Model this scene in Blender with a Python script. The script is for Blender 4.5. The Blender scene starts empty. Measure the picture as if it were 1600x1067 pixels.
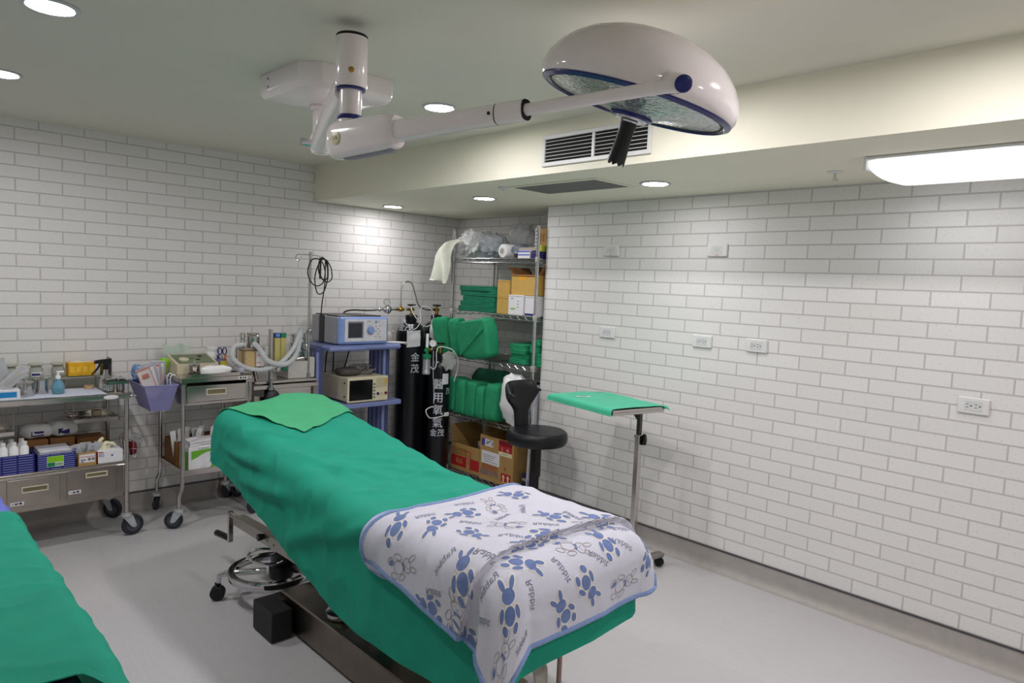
import bpy, bmesh, math, random
from mathutils import Vector, Matrix, noise
random.seed(7)
PI = math.pi
V = Vector
COL = bpy.context.scene.collection
LOC = {}

# ------------------------------------------------------------------ materials
def lin(c):
    c = c / 255.0
    return c / 12.92 if c <= 0.04045 else ((c + 0.055) / 1.055) ** 2.4
def rgb(t): return (lin(t[0]), lin(t[1]), lin(t[2]), 1.0)
MATS = {}
def mat(name, col, rough=0.5, metal=0.0, var=0.06, scale=25.0, bump=0.0, bscale=200.0, alpha=1.0, trans=0.0,
        ior=1.45, emit=None, estr=0.0, stretch=None, coat=0.0, sheen=0.0, spec=0.5):
    if name in MATS: return MATS[name]
    m = bpy.data.materials.new(name); m.use_nodes = True
    nt = m.node_tree; b = nt.nodes['Principled BSDF']; L = nt.links
    tc = nt.nodes.new('ShaderNodeTexCoord'); mp = nt.nodes.new('ShaderNodeMapping')
    L.new(tc.outputs['Object'], mp.inputs[0])
    if stretch: mp.inputs['Scale'].default_value = stretch
    n = nt.nodes.new('ShaderNodeTexNoise'); n.inputs['Scale'].default_value = scale; n.inputs['Detail'].default_value = 4
    L.new(mp.outputs[0], n.inputs['Vector'])
    r = nt.nodes.new('ShaderNodeValToRGB')
    c = rgb(col)
    r.color_ramp.elements[0].position = 0.3; r.color_ramp.elements[1].position = 0.7
    r.color_ramp.elements[0].color = tuple(x * (1 - var) for x in c[:3]) + (1,)
    r.color_ramp.elements[1].color = tuple(min(1, x * (1 + var)) for x in c[:3]) + (1,)
    L.new(n.outputs['Fac'], r.inputs[0]); L.new(r.outputs[0], b.inputs['Base Color'])
    b.inputs['Roughness'].default_value = rough; b.inputs['Metallic'].default_value = metal
    b.inputs['IOR'].default_value = ior; b.inputs['Alpha'].default_value = alpha
    b.inputs['Transmission Weight'].default_value = trans; b.inputs['Coat Weight'].default_value = coat
    b.inputs['Sheen Weight'].default_value = sheen; b.inputs['Specular IOR Level'].default_value = spec
    if bump:
        n2 = nt.nodes.new('ShaderNodeTexNoise'); n2.inputs['Scale'].default_value = bscale; n2.inputs['Detail'].default_value = 3
        L.new(mp.outputs[0], n2.inputs['Vector'])
        bp = nt.nodes.new('ShaderNodeBump'); bp.inputs['Strength'].default_value = bump; bp.inputs['Distance'].default_value = 0.004
        L.new(n2.outputs['Fac'], bp.inputs['Height']); L.new(bp.outputs[0], b.inputs['Normal'])
    if emit:
        b.inputs['Emission Color'].default_value = rgb(emit); b.inputs['Emission Strength'].default_value = estr
    MATS[name] = m
    return m

def brick_mat(name, axis, ph, z0, bw=0.23576, bh=0.073):
    m = bpy.data.materials.new(name); m.use_nodes = True
    nt = m.node_tree; b = nt.nodes['Principled BSDF']; L = nt.links
    geo = nt.nodes.new('ShaderNodeNewGeometry'); sp = nt.nodes.new('ShaderNodeSeparateXYZ'); L.new(geo.outputs['Position'], sp.inputs[0])
    def ma(op, a, v):
        q = nt.nodes.new('ShaderNodeMath'); q.operation = op; L.new(a, q.inputs[0]); q.inputs[1].default_value = v; return q.outputs[0]
    u = ma('ADD', sp.outputs[axis], -ph + 200 * bw); w = ma('ADD', sp.outputs[2], -z0 + 100 * bh)
    cb = nt.nodes.new('ShaderNodeCombineXYZ'); L.new(u, cb.inputs[0]); L.new(w, cb.inputs[1])
    br = nt.nodes.new('ShaderNodeTexBrick'); L.new(cb.outputs[0], br.inputs['Vector'])
    br.offset = 0.5; br.offset_frequency = 2; br.squash = 1.0
    br.inputs['Scale'].default_value = 1; br.inputs['Brick Width'].default_value = bw; br.inputs['Row Height'].default_value = bh
    br.inputs['Mortar Size'].default_value = 0.0042; br.inputs['Mortar Smooth'].default_value = 0.15
    br.inputs['Color1'].default_value = rgb((230, 229, 226)); br.inputs['Color2'].default_value = rgb((226, 225, 221))
    br.inputs['Mortar'].default_value = rgb((194, 192, 189))
    n = nt.nodes.new('ShaderNodeTexNoise'); n.inputs['Scale'].default_value = 90; n.inputs['Detail'].default_value = 4
    L.new(geo.outputs['Position'], n.inputs['Vector'])
    r = nt.nodes.new('ShaderNodeValToRGB'); r.color_ramp.elements[0].position = 0.28; r.color_ramp.elements[1].position = 0.42
    r.color_ramp.elements[0].color = (0.86, 0.86, 0.86, 1); L.new(n.outputs['Fac'], r.inputs[0])
    mx = nt.nodes.new('ShaderNodeMix'); mx.data_type = 'RGBA'; mx.blend_type = 'MULTIPLY'; mx.inputs[0].default_value = 1
    L.new(br.outputs['Color'], mx.inputs[6]); L.new(r.outputs[0], mx.inputs[7]); L.new(mx.outputs[2], b.inputs['Base Color'])
    b.inputs['Roughness'].default_value = 0.62; b.inputs['Specular IOR Level'].default_value = 0.3
    bp = nt.nodes.new('ShaderNodeBump'); bp.inputs['Strength'].default_value = 0.12; bp.inputs['Distance'].default_value = 0.002
    n3 = nt.nodes.new('ShaderNodeMath'); n3.operation = 'SUBTRACT'; L.new(n.outputs['Fac'], n3.inputs[0]); L.new(br.outputs['Fac'], n3.inputs[1])
    L.new(n3.outputs[0], bp.inputs['Height']); L.new(bp.outputs[0], b.inputs['Normal'])
    return m

# ------------------------------------------------------------------ mesh builder
class MB:
    def __init__(s): s.v = []; s.f = []; s.mi = []; s.M = Matrix(); s.cur = 0
    def add(s, vs, fs):
        o = len(s.v)
        s.v += [s.M @ V(p) for p in vs]
        s.f += [tuple(i + o for i in f) for f in fs]; s.mi += [s.cur] * len(fs)
        return s
    def box(s, x0, x1, y0, y1, z0, z1, b=0.0):
        x0, x1 = min(x0, x1), max(x0, x1); y0, y1 = min(y0, y1), max(y0, y1); z0, z1 = min(z0, z1), max(z0, z1)
        b = min(b, (x1 - x0) * .45, (y1 - y0) * .45, (z1 - z0) * .45)
        if b <= 0:
            vs = [(x, y, z) for x in (x0, x1) for y in (y0, y1) for z in (z0, z1)]
            return s.add(vs, [(0, 1, 3, 2), (4, 6, 7, 5), (0, 4, 5, 1), (2, 3, 7, 6), (0, 2, 6, 4), (1, 5, 7, 3)])
        X = (x0, x1); Y = (y0, y1); Z = (z0, z1); vs = []; I = {}
        for i in (0, 1):
            for j in (0, 1):
                for k in (0, 1):
                    p = (X[i], Y[j], Z[k]); d = (1 - 2 * i, 1 - 2 * j, 1 - 2 * k)
                    for a in range(3):
                        q = [p[c] + (0 if c == a else d[c] * b) for c in range(3)]
                        I[(i, j, k, a)] = len(vs); vs.append(tuple(q))
        fs = []
        for a in range(3):
            o = [c for c in range(3) if c != a]
            for e in (0, 1):
                q = []
                for (g, h) in ((0, 0), (0, 1), (1, 1), (1, 0)):
                    t = [0, 0, 0]; t[a] = e; t[o[0]] = g; t[o[1]] = h; q.append(I[(t[0], t[1], t[2], a)])
                fs.append(tuple(q))
        for a in range(3):
            o = [c for c in range(3) if c != a]
            for g in (0, 1):
                for h in (0, 1):
                    t0 = [0, 0, 0]; t1 = [0, 0, 0]; t0[o[0]] = t1[o[0]] = g; t0[o[1]] = t1[o[1]] = h; t1[a] = 1
                    fs.append((I[tuple(t0) + (o[0],)], I[tuple(t1) + (o[0],)], I[tuple(t1) + (o[1],)], I[tuple(t0) + (o[1],)]))
        for i in (0, 1):
            for j in (0, 1):
                for k in (0, 1): fs.append((I[(i, j, k, 0)], I[(i, j, k, 1)], I[(i, j, k, 2)]))
        return s.add(vs, fs)
    def tube(s, pts, r, n=8, closed=False, caps=True):
        pts = [V(p) for p in pts]; N = len(pts)
        R = r if isinstance(r, (list, tuple)) else [r] * N
        T = []
        for i in range(N):
            a = pts[(i - 1) % N] if (closed or i > 0) else pts[i]; b = pts[(i + 1) % N] if (closed or i < N - 1) else pts[i]
            t = b - a
            T.append(t.normalized() if t.length > 1e-9 else V((0, 0, 1)))
        u = T[0].orthogonal().normalized(); vs = []; fs = []
        for i in range(N):
            u = u - T[i] * u.dot(T[i]); u = u.normalized() if u.length > 1e-6 else T[i].orthogonal().normalized()
            w = T[i].cross(u)
            for k in range(n):
                a = 2 * PI * k / n; vs.append(pts[i] + (u * math.cos(a) + w * math.sin(a)) * R[i])
        for i in range(N if closed else N - 1):
            j = (i + 1) % N; sh = 0
            if closed and j == 0:
                sh = min(range(n), key=lambda q: (vs[i * n] - vs[q]).length + 0 * q)
            for k in range(n):
                fs.append((i * n + k, i * n + (k + 1) % n, j * n + (k + 1 + sh) % n, j * n + (k + sh) % n))
        if caps and not closed: fs += [tuple(range(n - 1, -1, -1)), tuple(range((N - 1) * n, N * n))]
        return s.add(vs, fs)
    def cyl(s, p0, p1, r0, r1=None, n=20, b=0.0):
        r1 = r0 if r1 is None else r1
        p0 = V(p0); p1 = V(p1); d = (p1 - p0).normalized()
        if b: return s.tube([p0, p0 + d * b * .3, p0 + d * b, p1 - d * b, p1 - d * b * .3, p1], [r0 - b, r0 - b * .3, r0, r1, r1 - b * .3, r1 - b], n)
        return s.tube([p0, p1], [r0, r1], n)
    def lathe(s, prof, c=(0, 0, 0), axis=(0, 0, 1), n=28, capb=True, capt=True):
        ax = V(axis).normalized(); u = ax.orthogonal().normalized(); w = ax.cross(u); c = V(c); vs = []; fs = []
        for (r, h) in prof:
            for k in range(n):
                a = 2 * PI * k / n; vs.append(c + ax * h + (u * math.cos(a) + w * math.sin(a)) * max(r, 1e-4))
        for i in range(len(prof) - 1):
            for k in range(n): fs.append((i * n + k, i * n + (k + 1) % n, (i + 1) * n + (k + 1) % n, (i + 1) * n + k))
        if capb: fs.append(tuple(range(n - 1, -1, -1)))
        if capt: fs.append(tuple(range((len(prof) - 1) * n, len(prof) * n)))
        return s.add(vs, fs)
    def sheet(s, fn, nu, nv, th=0.0):
        P = [[V(fn(i / nu, j / nv)) for i in range(nu + 1)] for j in range(nv + 1)]
        vs = []; fs = []
        W = nu + 1
        for j in range(nv + 1):
            for i in range(W): vs.append(P[j][i])
        for j in range(nv):
            for i in range(nu): fs.append((j * W + i, j * W + i + 1, (j + 1) * W + i + 1, (j + 1) * W + i))
        if th:
            o = len(vs)
            for j in range(nv + 1):
                for i in range(W):
                    a = P[j][min(i + 1, nu)] - P[j][max(i - 1, 0)]; b = P[min(j + 1, nv)][i] - P[max(j - 1, 0)][i]
                    q = a.cross(b); q = q.normalized() if q.length > 1e-12 else V((0, 0, 1))
                    vs.append(P[j][i] - q * th)
            for j in range(nv):
                for i in range(nu): fs.append((o + j * W + i, o + (j + 1) * W + i, o + (j + 1) * W + i + 1, o + j * W + i + 1))
            ring = [i for i in range(W)] + [j * W + nu for j in range(1, nv + 1)] + [nv * W + i for i in range(nu - 1, -1, -1)] + [j * W for j in range(nv - 1, 0, -1)]
            for k in range(len(ring)):
                a, b = ring[k], ring[(k + 1) % len(ring)]; fs.append((a, o + a, o + b, b))
        return s.add(vs, fs)
    def prism(s, poly, h0, h1, M=None):
        n = len(poly); vs = [V((x, y, h0)) for x, y in poly] + [V((x, y, h1)) for x, y in poly]
        if M is not None: vs = [M @ p for p in vs]
        fs = [tuple(range(n - 1, -1, -1)), tuple(range(n, 2 * n))] + [(i, (i + 1) % n, n + (i + 1) % n, n + i) for i in range(n)]
        return s.add(vs, fs)
    def blob(s, c, r, p=2.0, amp=0.0, fr=3.0, seed=0, n=20, squash=None):
        # superellipsoid with crumple noise
        c = V(c); vs = []; fs = []; m = n // 2
        sg = lambda t, e: math.copysign(abs(t) ** e, t)
        e = 2.0 / p
        for j in range(m + 1):
            la = -PI / 2 + PI * j / m
            for i in range(n):
                lo = 2 * PI * i / n
                d = V((sg(math.cos(la), e) * sg(math.cos(lo), e), sg(math.cos(la), e) * sg(math.sin(lo), e), sg(math.sin(la), e)))
                q = V((d.x * r[0], d.y * r[1], d.z * r[2]))
                if amp:
                    k = V((q.x, q.y, q.z)) * (fr / max(r)) + V((seed * 7.3, seed * 3.1, seed * 1.7))
                    q = q * (1 + amp * (noise.noise(k) + .6 * abs(noise.noise(k * 2.3)) + .4 * noise.noise(k * 4.1)))
                vs.append(c + q)
        for j in range(m):
            for i in range(n): fs.append((j * n + i, j * n + (i + 1) % n, (j + 1) * n + (i + 1) % n, (j + 1) * n + i))
        return s.add(vs, fs)
    def text(s, body, size, M, flip=1, depth=0.0, wrap=None, align='CENTER'):
        c = bpy.data.curves.new('t', 'FONT'); c.body = body; c.size = size; c.align_x = align; c.align_y = 'CENTER'; c.resolution_u = 3
        o = bpy.data.objects.new('t', c); COL.objects.link(o)
        dg = bpy.context.evaluated_depsgraph_get(); me = o.evaluated_get(dg).to_mesh()
        vs = [V((p.co.x, p.co.y * flip, 0)) for p in me.vertices]; fs = [tuple(p.vertices) for p in me.polygons]
        o.evaluated_get(dg).to_mesh_clear(); bpy.data.objects.remove(o); bpy.data.curves.remove(c)
        if wrap:      # cut long faces so the lettering follows the curve it is painted on
            bm = bmesh.new(); bv = [bm.verts.new(p) for p in vs]
            for f in fs: bm.faces.new([bv[i] for i in f])
            bmesh.ops.triangulate(bm, faces=bm.faces)
            for _ in range(5):
                le = [e for e in bm.edges if e.calc_length() > size * .11]
                if not le: break
                bmesh.ops.subdivide_edges(bm, edges=le, cuts=1); bmesh.ops.triangulate(bm, faces=[f for f in bm.faces if len(f.verts) > 3])
            bm.verts.index_update(); vs = [wrap(v.co) for v in bm.verts]; fs = [tuple(v.index for v in f.verts) for f in bm.faces]; bm.free()
        else: vs = [M @ p for p in vs]
        return s.add(vs, fs)
    def build(s, name, mats, parent=None, loc=None, ang=35, recalc=True):
        if not isinstance(mats, (list, tuple)): mats = [mats]
        if parent is not None: L = LOC[parent.name]
        elif loc is not None: L = V(loc)
        else:
            xs = [p.x for p in s.v]; ys = [p.y for p in s.v]; zs = [p.z for p in s.v]
            L = V(((min(xs) + max(xs)) / 2, (min(ys) + max(ys)) / 2, min(zs)))
        me = bpy.data.meshes.new(name); me.from_pydata([tuple(p - L) for p in s.v], [], s.f)
        for m in mats: me.materials.append(m)
        me.polygons.foreach_set('material_index', s.mi)
        if recalc:
            bm = bmesh.new(); bm.from_mesh(me); bmesh.ops.recalc_face_normals(bm, faces=bm.faces); bm.to_mesh(me); bm.free()
        me.polygons.foreach_set('use_smooth', [True] * len(me.polygons)); me.set_sharp_from_angle(angle=math.radians(ang))
        me.update()
        o = bpy.data.objects.new(name, me); COL.objects.link(o)
        if parent is not None: o.parent = parent
        else: o.location = L
        LOC[o.name] = L
        return o

def tag(o, label, cat, group=None, kind=None):
    o['label'] = label; o['category'] = cat
    if group: o['group'] = group
    if kind: o['kind'] = kind
    return o
def struct(o): o['kind'] = 'structure'; return o
def thing(name, label, cat, loc, group=None):
    o = bpy.data.objects.new(name, None); COL.objects.link(o); o.location = loc; o.empty_display_size = 0.05
    LOC[o.name] = V(loc)
    return tag(o, label, cat, group)
def dup(root, loc, rz=0.0, label=None, group=None):
    r = root.copy(); COL.objects.link(r); r.location = loc; r.rotation_euler = (0, 0, rz); LOC[r.name] = V(loc)
    if label: r['label'] = label
    if group: r['group'] = group
    for ch in list(root.children):
        c = ch.copy(); COL.objects.link(c); c.parent = r
        for g in list(ch.children):
            d = g.copy(); COL.objects.link(d); d.parent = c
    return r
def TR(x, y, z, rz=0, rx=0, ry=0):
    return Matrix.Translation((x, y, z)) @ Matrix.Rotation(rz, 4, 'Z') @ Matrix.Rotation(ry, 4, 'Y') @ Matrix.Rotation(rx, 4, 'X')
def FACE_Y(x, y, z, rz=0):   # a plane standing up, its front towards -y, text x to +x
    return Matrix.Translation((x, y, z)) @ Matrix.Rotation(rz, 4, 'Z') @ Matrix.Rotation(PI / 2, 4, 'X')
def FACE_X(x, y, z):         # front towards -x, text x to -y
    return Matrix.Translation((x, y, z)) @ Matrix.Rotation(-PI / 2, 4, 'Z') @ Matrix.Rotation(PI / 2, 4, 'X')
def spline(pts, k=8, closed=False):
    pts = [V(p) for p in pts]; N = len(pts); out = []
    for i in range(N if closed else N - 1):
        if closed: p0, p1, p2, p3 = pts[(i - 1) % N], pts[i], pts[(i + 1) % N], pts[(i + 2) % N]
        else: p0, p1, p2, p3 = pts[max(i - 1, 0)], pts[i], pts[i + 1], pts[min(i + 2, N - 1)]
        for j in range(k):
            t = j / k
            out.append(0.5 * ((2 * p1) + (p2 - p0) * t + (2 * p0 - 5 * p1 + 4 * p2 - p3) * t * t + (3 * p1 - p0 - 3 * p2 + p3) * t ** 3))
    if not closed: out.append(pts[-1])
    return out
def lerp(a, b, t): return a + (b - a) * t
def sm(a, b, x):
    t = max(0, min(1, (x - a) / (b - a))); return t * t * (3 - 2 * t)

# palette (albedo)
steel = mat('stainless_steel', (196, 192, 188), 0.17, 1.0, var=.06, scale=14, stretch=(1, 1, 8))
steel_d = mat('worn_steel', (176, 168, 160), 0.27, 1.0, var=.10, scale=9)
chrome = mat('chrome', (205, 205, 208), 0.08, 1.0, var=.02)
black = mat('black_rubber', (24, 24, 26), 0.55)
blackg = mat('black_paint', (17, 17, 21), 0.32)
vinyl = mat('black_vinyl', (20, 21, 25), 0.38, bump=.06, bscale=400)
white = mat('white_plastic', (226, 226, 224), 0.35, var=.02)
offw = mat('ivory_plastic', (205, 198, 176), 0.45, var=.04)
drape_m = mat('green_drape_cotton', (14, 146, 120), 0.85, var=.07, scale=9, bump=.15, bscale=900)
cloth_l = mat('light_green_cotton', (70, 168, 118), 0.85, var=.05, scale=10, bump=.15, bscale=900)
pack_m = mat('green_wrap_cotton', (34, 146, 100), 0.85, var=.10, scale=14, bump=.8, bscale=34)
dkgreen = mat('dark_green_cotton', (26, 96, 70), 0.85, var=.1, scale=12, bump=.15, bscale=500)
tealst = mat('teal_green_cotton', (24, 124, 94), 0.85, var=.1, scale=20, bump=.2, bscale=500)
kraft = mat('kraft_card', (176, 140, 84), 0.8, var=.06, scale=18, stretch=(1, 1, .2))
kraft_d = mat('brown_card', (140, 98, 58), 0.8, var=.08, scale=18)
kraft_y = mat('tan_card', (196, 160, 84), 0.75, var=.05, scale=18)
paper = mat('white_paper', (224, 224, 226), 0.75, var=.03)
film = mat('clear_film', (222, 226, 228), 0.18, alpha=.42, var=.05, scale=12)
filmw = mat('white_plastic_film', (246, 248, 248), 0.3, alpha=.97, var=.08, scale=10)
glass = mat('clear_glass', (240, 246, 244), 0.03, trans=1.0, ior=1.45, var=0)
red = mat('red_print', (176, 34, 34), 0.6)
dred = mat('dark_red', (120, 18, 28), 0.5)
blue = mat('blue_print', (36, 84, 168), 0.5)
navy = mat('navy_print', (34, 40, 110), 0.5)
ink = mat('black_ink', (18, 18, 18), 0.6)
greyink = mat('grey_ink', (120, 120, 124), 0.6)
lime = mat('lime_green', (132, 196, 30), 0.45)
green = mat('green_plastic', (18, 130, 88), 0.4)
yellow = mat('yellow_card', (226, 170, 24), 0.6, var=.12, scale=30)
orange = mat('orange_plastic', (226, 120, 30), 0.5)
brass = mat('brass', (186, 148, 76), 0.3, 1.0)
rubw = mat('clear_hose', (216, 220, 222), 0.25, alpha=.72)
cartblue = mat('blue_powder_coat', (126, 138, 186), 0.35, var=.04)
cartdark = mat('dark_blue_coat', (74, 84, 124), 0.4, var=.05)
devblue = mat('device_blue', (132, 158, 212), 0.3)
devgrey = mat('device_grey', (158, 160, 164), 0.45)
beige = mat('beige_casing', (206, 198, 170), 0.5)
lampw = mat('lamp_enamel', (240, 232, 231), 0.12, var=.015, coat=.5)
lampblue = mat('blue_seal', (36, 42, 110), 0.25)
gold = mat('amber_granules', (206, 178, 130), 0.7, var=.3, scale=220)
PRINT_R=[(0.24, 0.22, 0.84), (0.3, 0.38, -0.05), (0.405, 0.605, -4.66), (0.16, 0.575, -2.26), (0.305, 0.695, -0.88), (0.205, 0.815, -2.71), (0.435, 0.93, -3.75), (0.525, 0.855, -0.66), (0.61, 0.485, -3.41), (0.665, 0.745, -3.25), (0.85, 0.86, -2.59), (0.385, 0.195, -4.56), (0.645, 0.175, -3.79), (0.485, 0.59, -1.18), (0.025, 0.435, -3.42), (0.015, 0.64, -2.96), (0.74, 0.62, -3.82), (0.14, 0.11, -2.43)]
PRINT_O=[(0.06, 0.22, -0.55), (0.05, 0.565, -1.57), (0.11, 0.905, -1.84), (0.7, 0.92, -1.71), (0.515, 0.205, -2.96), (0.445, 0.43, -3.77), (0.52, 0.705, -1.1), (0.685, 0.625, -4.32)]
PRINT_W=[(0.165, 0.45, -2.87), (0.235, 0.595, 1.44), (0.075, 0.445, 1.21), (0.435, 0.775, 1.28), (0.6, 0.785, 0.76), (0.73, 0.77, 0.69), (0.3, 0.82, 1.57), (0.115, 0.73, 1.07), (0.225, 0.935, 3.02), (0.425, 0.11, 0.34), (0.355, 0.285, 0.92), (0.535, 0.525, 0.69), (0.58, 0.315, 2.22), (0.24, 0.13, 0.12), (0.19, 0.69, -3.01), (0.375, 0.535, 0.8), (0.665, 0.525, 1.74), (0.48, 0.32, 2.91), (0.785, 0.705, 0.43)]
# ------------------------------------------------------------------ the room
XL, XR, XA, YF, YE = -4.95, 0.0, 0.41, -6.4, -1.51
ZC, ZS, XS = 2.44, 2.18, -1.015
bk = brick_mat('brick_wallpaper_back', 0, -2.90633, 2.39194)
br_ = brick_mat('brick_wallpaper_right', 1, -3.15551, 2.17175)
paint = mat('ceiling_paint', (222, 220, 206), 0.7, var=.015, scale=3)
paintb = mat('bulkhead_paint', (240, 237, 218), 0.7, var=.02, scale=3)
plain = mat('plain_wall_paint', (222, 220, 214), 0.7, var=.02)
floor_m = mat('vinyl_floor', (190, 188, 189), 0.34, var=.035, scale=26, stretch=(6, .5, 1), bump=.03, bscale=60)
base_m = mat('coved_vinyl', (168, 163, 158), 0.45, var=.05, scale=20)
seal_m = mat('dark_seam', (74, 72, 78), 0.5)
def sbox(name, m, *a):
    q = MB(); q.box(*a); return struct(q.build(name, m))
sbox('floor', floor_m, XL - .1, XA + .1, YF - .1, .1, -.1, 0)
sbox('ceiling', paint, XL - .1, XA + .1, YF - .1, .1, ZC, ZC + .1)
sbox('wall_back', bk, XL - .1, XA + .1, 0, .1, 0, ZC)
sbox('wall_recess', br_, XA, XA + .1, YE, 0, 0, ZS)
sbox('wall_right', br_, XR, XA + .1, YF, YE, 0, ZS)
sbox('wall_left', plain, XL - .1, XL, YF, 0, 0, ZC)
sbox('wall_front', plain, XL - .1, XA + .1, YF - .1, YF, 0, ZC)
# dropped bulkhead over the right side, with openings left closed by the vent and the return panel
sbox('wall_bulkhead', paintb, XS, XA + .1, YF, 0, ZS, ZC)
def cove(name, pts_fn, n):
    # coved skirting: profile (offset from wall, height) swept along a straight wall
    prof = [(.001, .118), (.004, .118), (.004, .05), (.007, .034), (.014, .018), (.024, .008), (.036, .003), (.046, .0006), (.001, .0006)]
    q = MB(); vs = []; fs = []
    for e in (0, 1):
        for (d, h) in prof: vs.append(pts_fn(e, d, h))
    k = len(prof)
    fs = [(i, (i + 1) % k, k + (i + 1) % k, k + i) for i in range(k)] + [tuple(range(k)), tuple(range(k, 2 * k))]
    q.add(vs, fs); struct(q.build(name, base_m))
cove('baseboard_back', lambda e, d, h: (lerp(XL, XA - .001, e), -d, h), 1)
cove('baseboard_right', lambda e, d, h: (XR - d, lerp(YF, YE - .001, e), h), 1)
cove('baseboard_recess', lambda e, d, h: (XA - d, lerp(YE + .001, -.05, e), h), 1)
sbox('trim_1', seal_m, XL, XA - .001, -.007, -.0005, .1185, .127)
sbox('trim_2', seal_m, XR - .007, XR - .0005, YF, YE, .1185, .127)
sbox('trim_3', seal_m, XA - .007, XA - .0005, YE + .001, -.008, .1185, .127)

# ------------------------------------------------------------------ ceiling fittings
lens_m = mat('lamp_lens', (255, 255, 255), 0.4, var=0, emit=(255, 250, 254), estr=215.0)
ring_m = mat('downlight_ring', (196, 198, 204), 0.3, var=.02)
lens_s = mat('soffit_lamp_lens', (255, 255, 255), 0.4, var=0, emit=(255, 250, 254), estr=85.0)
def downlight(x, y, z, label, power, ang=118, group='recessed ceiling downlights'):
    t = thing('recessed_downlight', label, 'ceiling light', (x, y, z), group)
    q = MB(); q.lathe([(.066, 0), (.082, 0), (.084, -.003), (.080, -.0075), (.069, -.0075), (.066, -.004)], (x, y, z - .0002), n=40, capb=False, capt=False)
    q.build('trim_ring', ring_m, t)
    q = MB(); q.lathe([(.0665, -.004), (.045, -.0062), (.001, -.007)], (x, y, z), n=40, capb=False)
    q.build('lens', lens_m if z > 2.3 else lens_s, t)
    ld = bpy.data.lights.new('downlight_beam', 'SPOT'); ld.energy = power; ld.spot_size = math.radians(ang); ld.spot_blend = 1.0
    ld.shadow_soft_size = .055; ld.color = (.985, .972, 1.0)
    lo = bpy.data.objects.new('bulb', ld); COL.objects.link(lo); lo.location = (0, 0, -.07); lo.parent = t
    return t
PM, PS = 6.5, 4.5
downlight(-3.135, -2.24, ZC, 'round white downlight in the ceiling, the large one cut by the top left edge', PM)
downlight(-3.12, -1.12, ZC, 'round white downlight in the ceiling at the far left edge above the instrument trolley', PM)
downlight(-1.555, -2.243, ZC, 'round white downlight in the ceiling behind the spring arm of the surgical lamp', PM)
downlight(-.509, -.311, ZS, 'round downlight under the bulkhead nearest the back wall', PS)
downlight(-.511, -1.40, ZS, 'round downlight under the bulkhead between the back one and the return air panel', PS)
downlight(-.491, -2.759, ZS, 'round downlight under the bulkhead in front of the return air panel', PS)
downlight(-1.555, -3.363, ZC, 'round white downlight in the ceiling hidden behind the domed lamp head', PM)
for i, (x, y) in enumerate(((-1.55, -4.48), (-1.55, -5.6), (-3.13, -5.6))):  # unseen lamps added behind the camera to brighten the room and its right side
    downlight(x, y, ZC, 'unseen round downlight added in the ceiling behind the camera for more light', PM, group='added downlights behind the camera')

# rectangular tube light under the bulkhead
t = thing('ceiling_light', 'long white diffuser light fixed under the bulkhead at the right edge', 'ceiling light', (-.40, -4.15, ZS))
tube_m = mat('tube_diffuser', (250, 252, 255), 0.4, var=0, emit=(250, 250, 255), estr=.88)
q = MB(); q.box(-.66, -.15, -4.43, -3.88, ZS - .012, ZS - .001, .003); q.build('backplate', white, t)
def tubefn(u, v):
    a = PI * u; x = -.405 + .245 * math.cos(a) * -1; z = ZS - .013 - .062 * math.sin(a) ** .6
    e = 1 - max(0, abs(v - .5) * 2 - .86) / .14 * .10
    return (-.405 + (x + .405) * e, lerp(-4.425, -3.885, v), z + (1 - e) * .12)
q = MB(); q.sheet(tubefn, 24, 16); q.build('diffuser', tube_m, t)
q = MB(); q.box(-.648, -.162, -4.436, -4.426, ZS - .062, ZS - .002, .004); q.box(-.648, -.162, -3.884, -3.874, ZS - .050, ZS - .002, .004); q.build('end_cap', white, t)
ld = bpy.data.lights.new('tube_glow', 'AREA'); ld.shape = 'RECTANGLE'; ld.size = .42; ld.size_y = .5; ld.energy = 1.5; ld.color = (1, .98, 1)
lo = bpy.data.objects.new('tube', ld); COL.objects.link(lo); lo.location = (0, 0, -.095); lo.parent = t

# sprinkler
t = thing('ceiling_sprinkler', 'small white sprinkler head under the bulkhead left of the long light', 'sprinkler', (-.378, -3.655, ZS))
q = MB(); q.lathe([(.034, 0), (.034, -.003), (.024, -.007), (.010, -.008)], (-.378, -3.655, ZS), n=24); q.build('escutcheon', white, t)
q = MB(); q.cyl((-.378, -3.655, ZS - .008), (-.378, -3.655, ZS - .030), .006); q.lathe([(.004, 0), (.014, -.001), (.014, -.003)], (-.378, -3.655, ZS - .034)); q.build('nozzle', chrome, t)

# detector
t = thing('smoke_detector', 'tiny flat white disc on the bulkhead underside by the corner of the return air panel', 'detector', (-.80, -1.90, ZS))
q = MB(); q.lathe([(.030, -.0005), (.030, -.008), (.022, -.014), (.006, -.016)], (-.80, -1.90, ZS), n=28); q.build('cover', white, t)
q = MB(); q.cyl((-.80, -1.90, ZS - .016), (-.80, -1.90, ZS - .019), .004, n=10); q.build('lens', greyink, t)

# return air panel
t = thing('return_air_panel', 'flat grey mesh return air panel let into the bulkhead underside', 'vent', (-.62, -2.27, ZS))
meshg = mat('grey_mesh', (112, 112, 112), 0.7, bump=.4, bscale=900)
q = MB(); x0, x1, y0, y1 = -.80, -.452, -2.60, -1.935
q.box(x0, x1, y0, y0 + .022, ZS - .006, ZS - .0005, .001); q.box(x0, x1, y1 - .022, y1, ZS - .006, ZS - .0005, .001)
q.box(x0, x0 + .022, y0 + .022, y1 - .022, ZS - .006, ZS - .0005, .001); q.box(x1 - .022, x1, y0 + .022, y1 - .022, ZS - .006, ZS - .0005, .001)
q.build('frame', paintb, t)
q = MB(); q.box(x0 + .023, x1 - .023, y0 + .023, y1 - .023, ZS - .005, ZS - .0005); q.build('mesh_panel', meshg, t)

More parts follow.
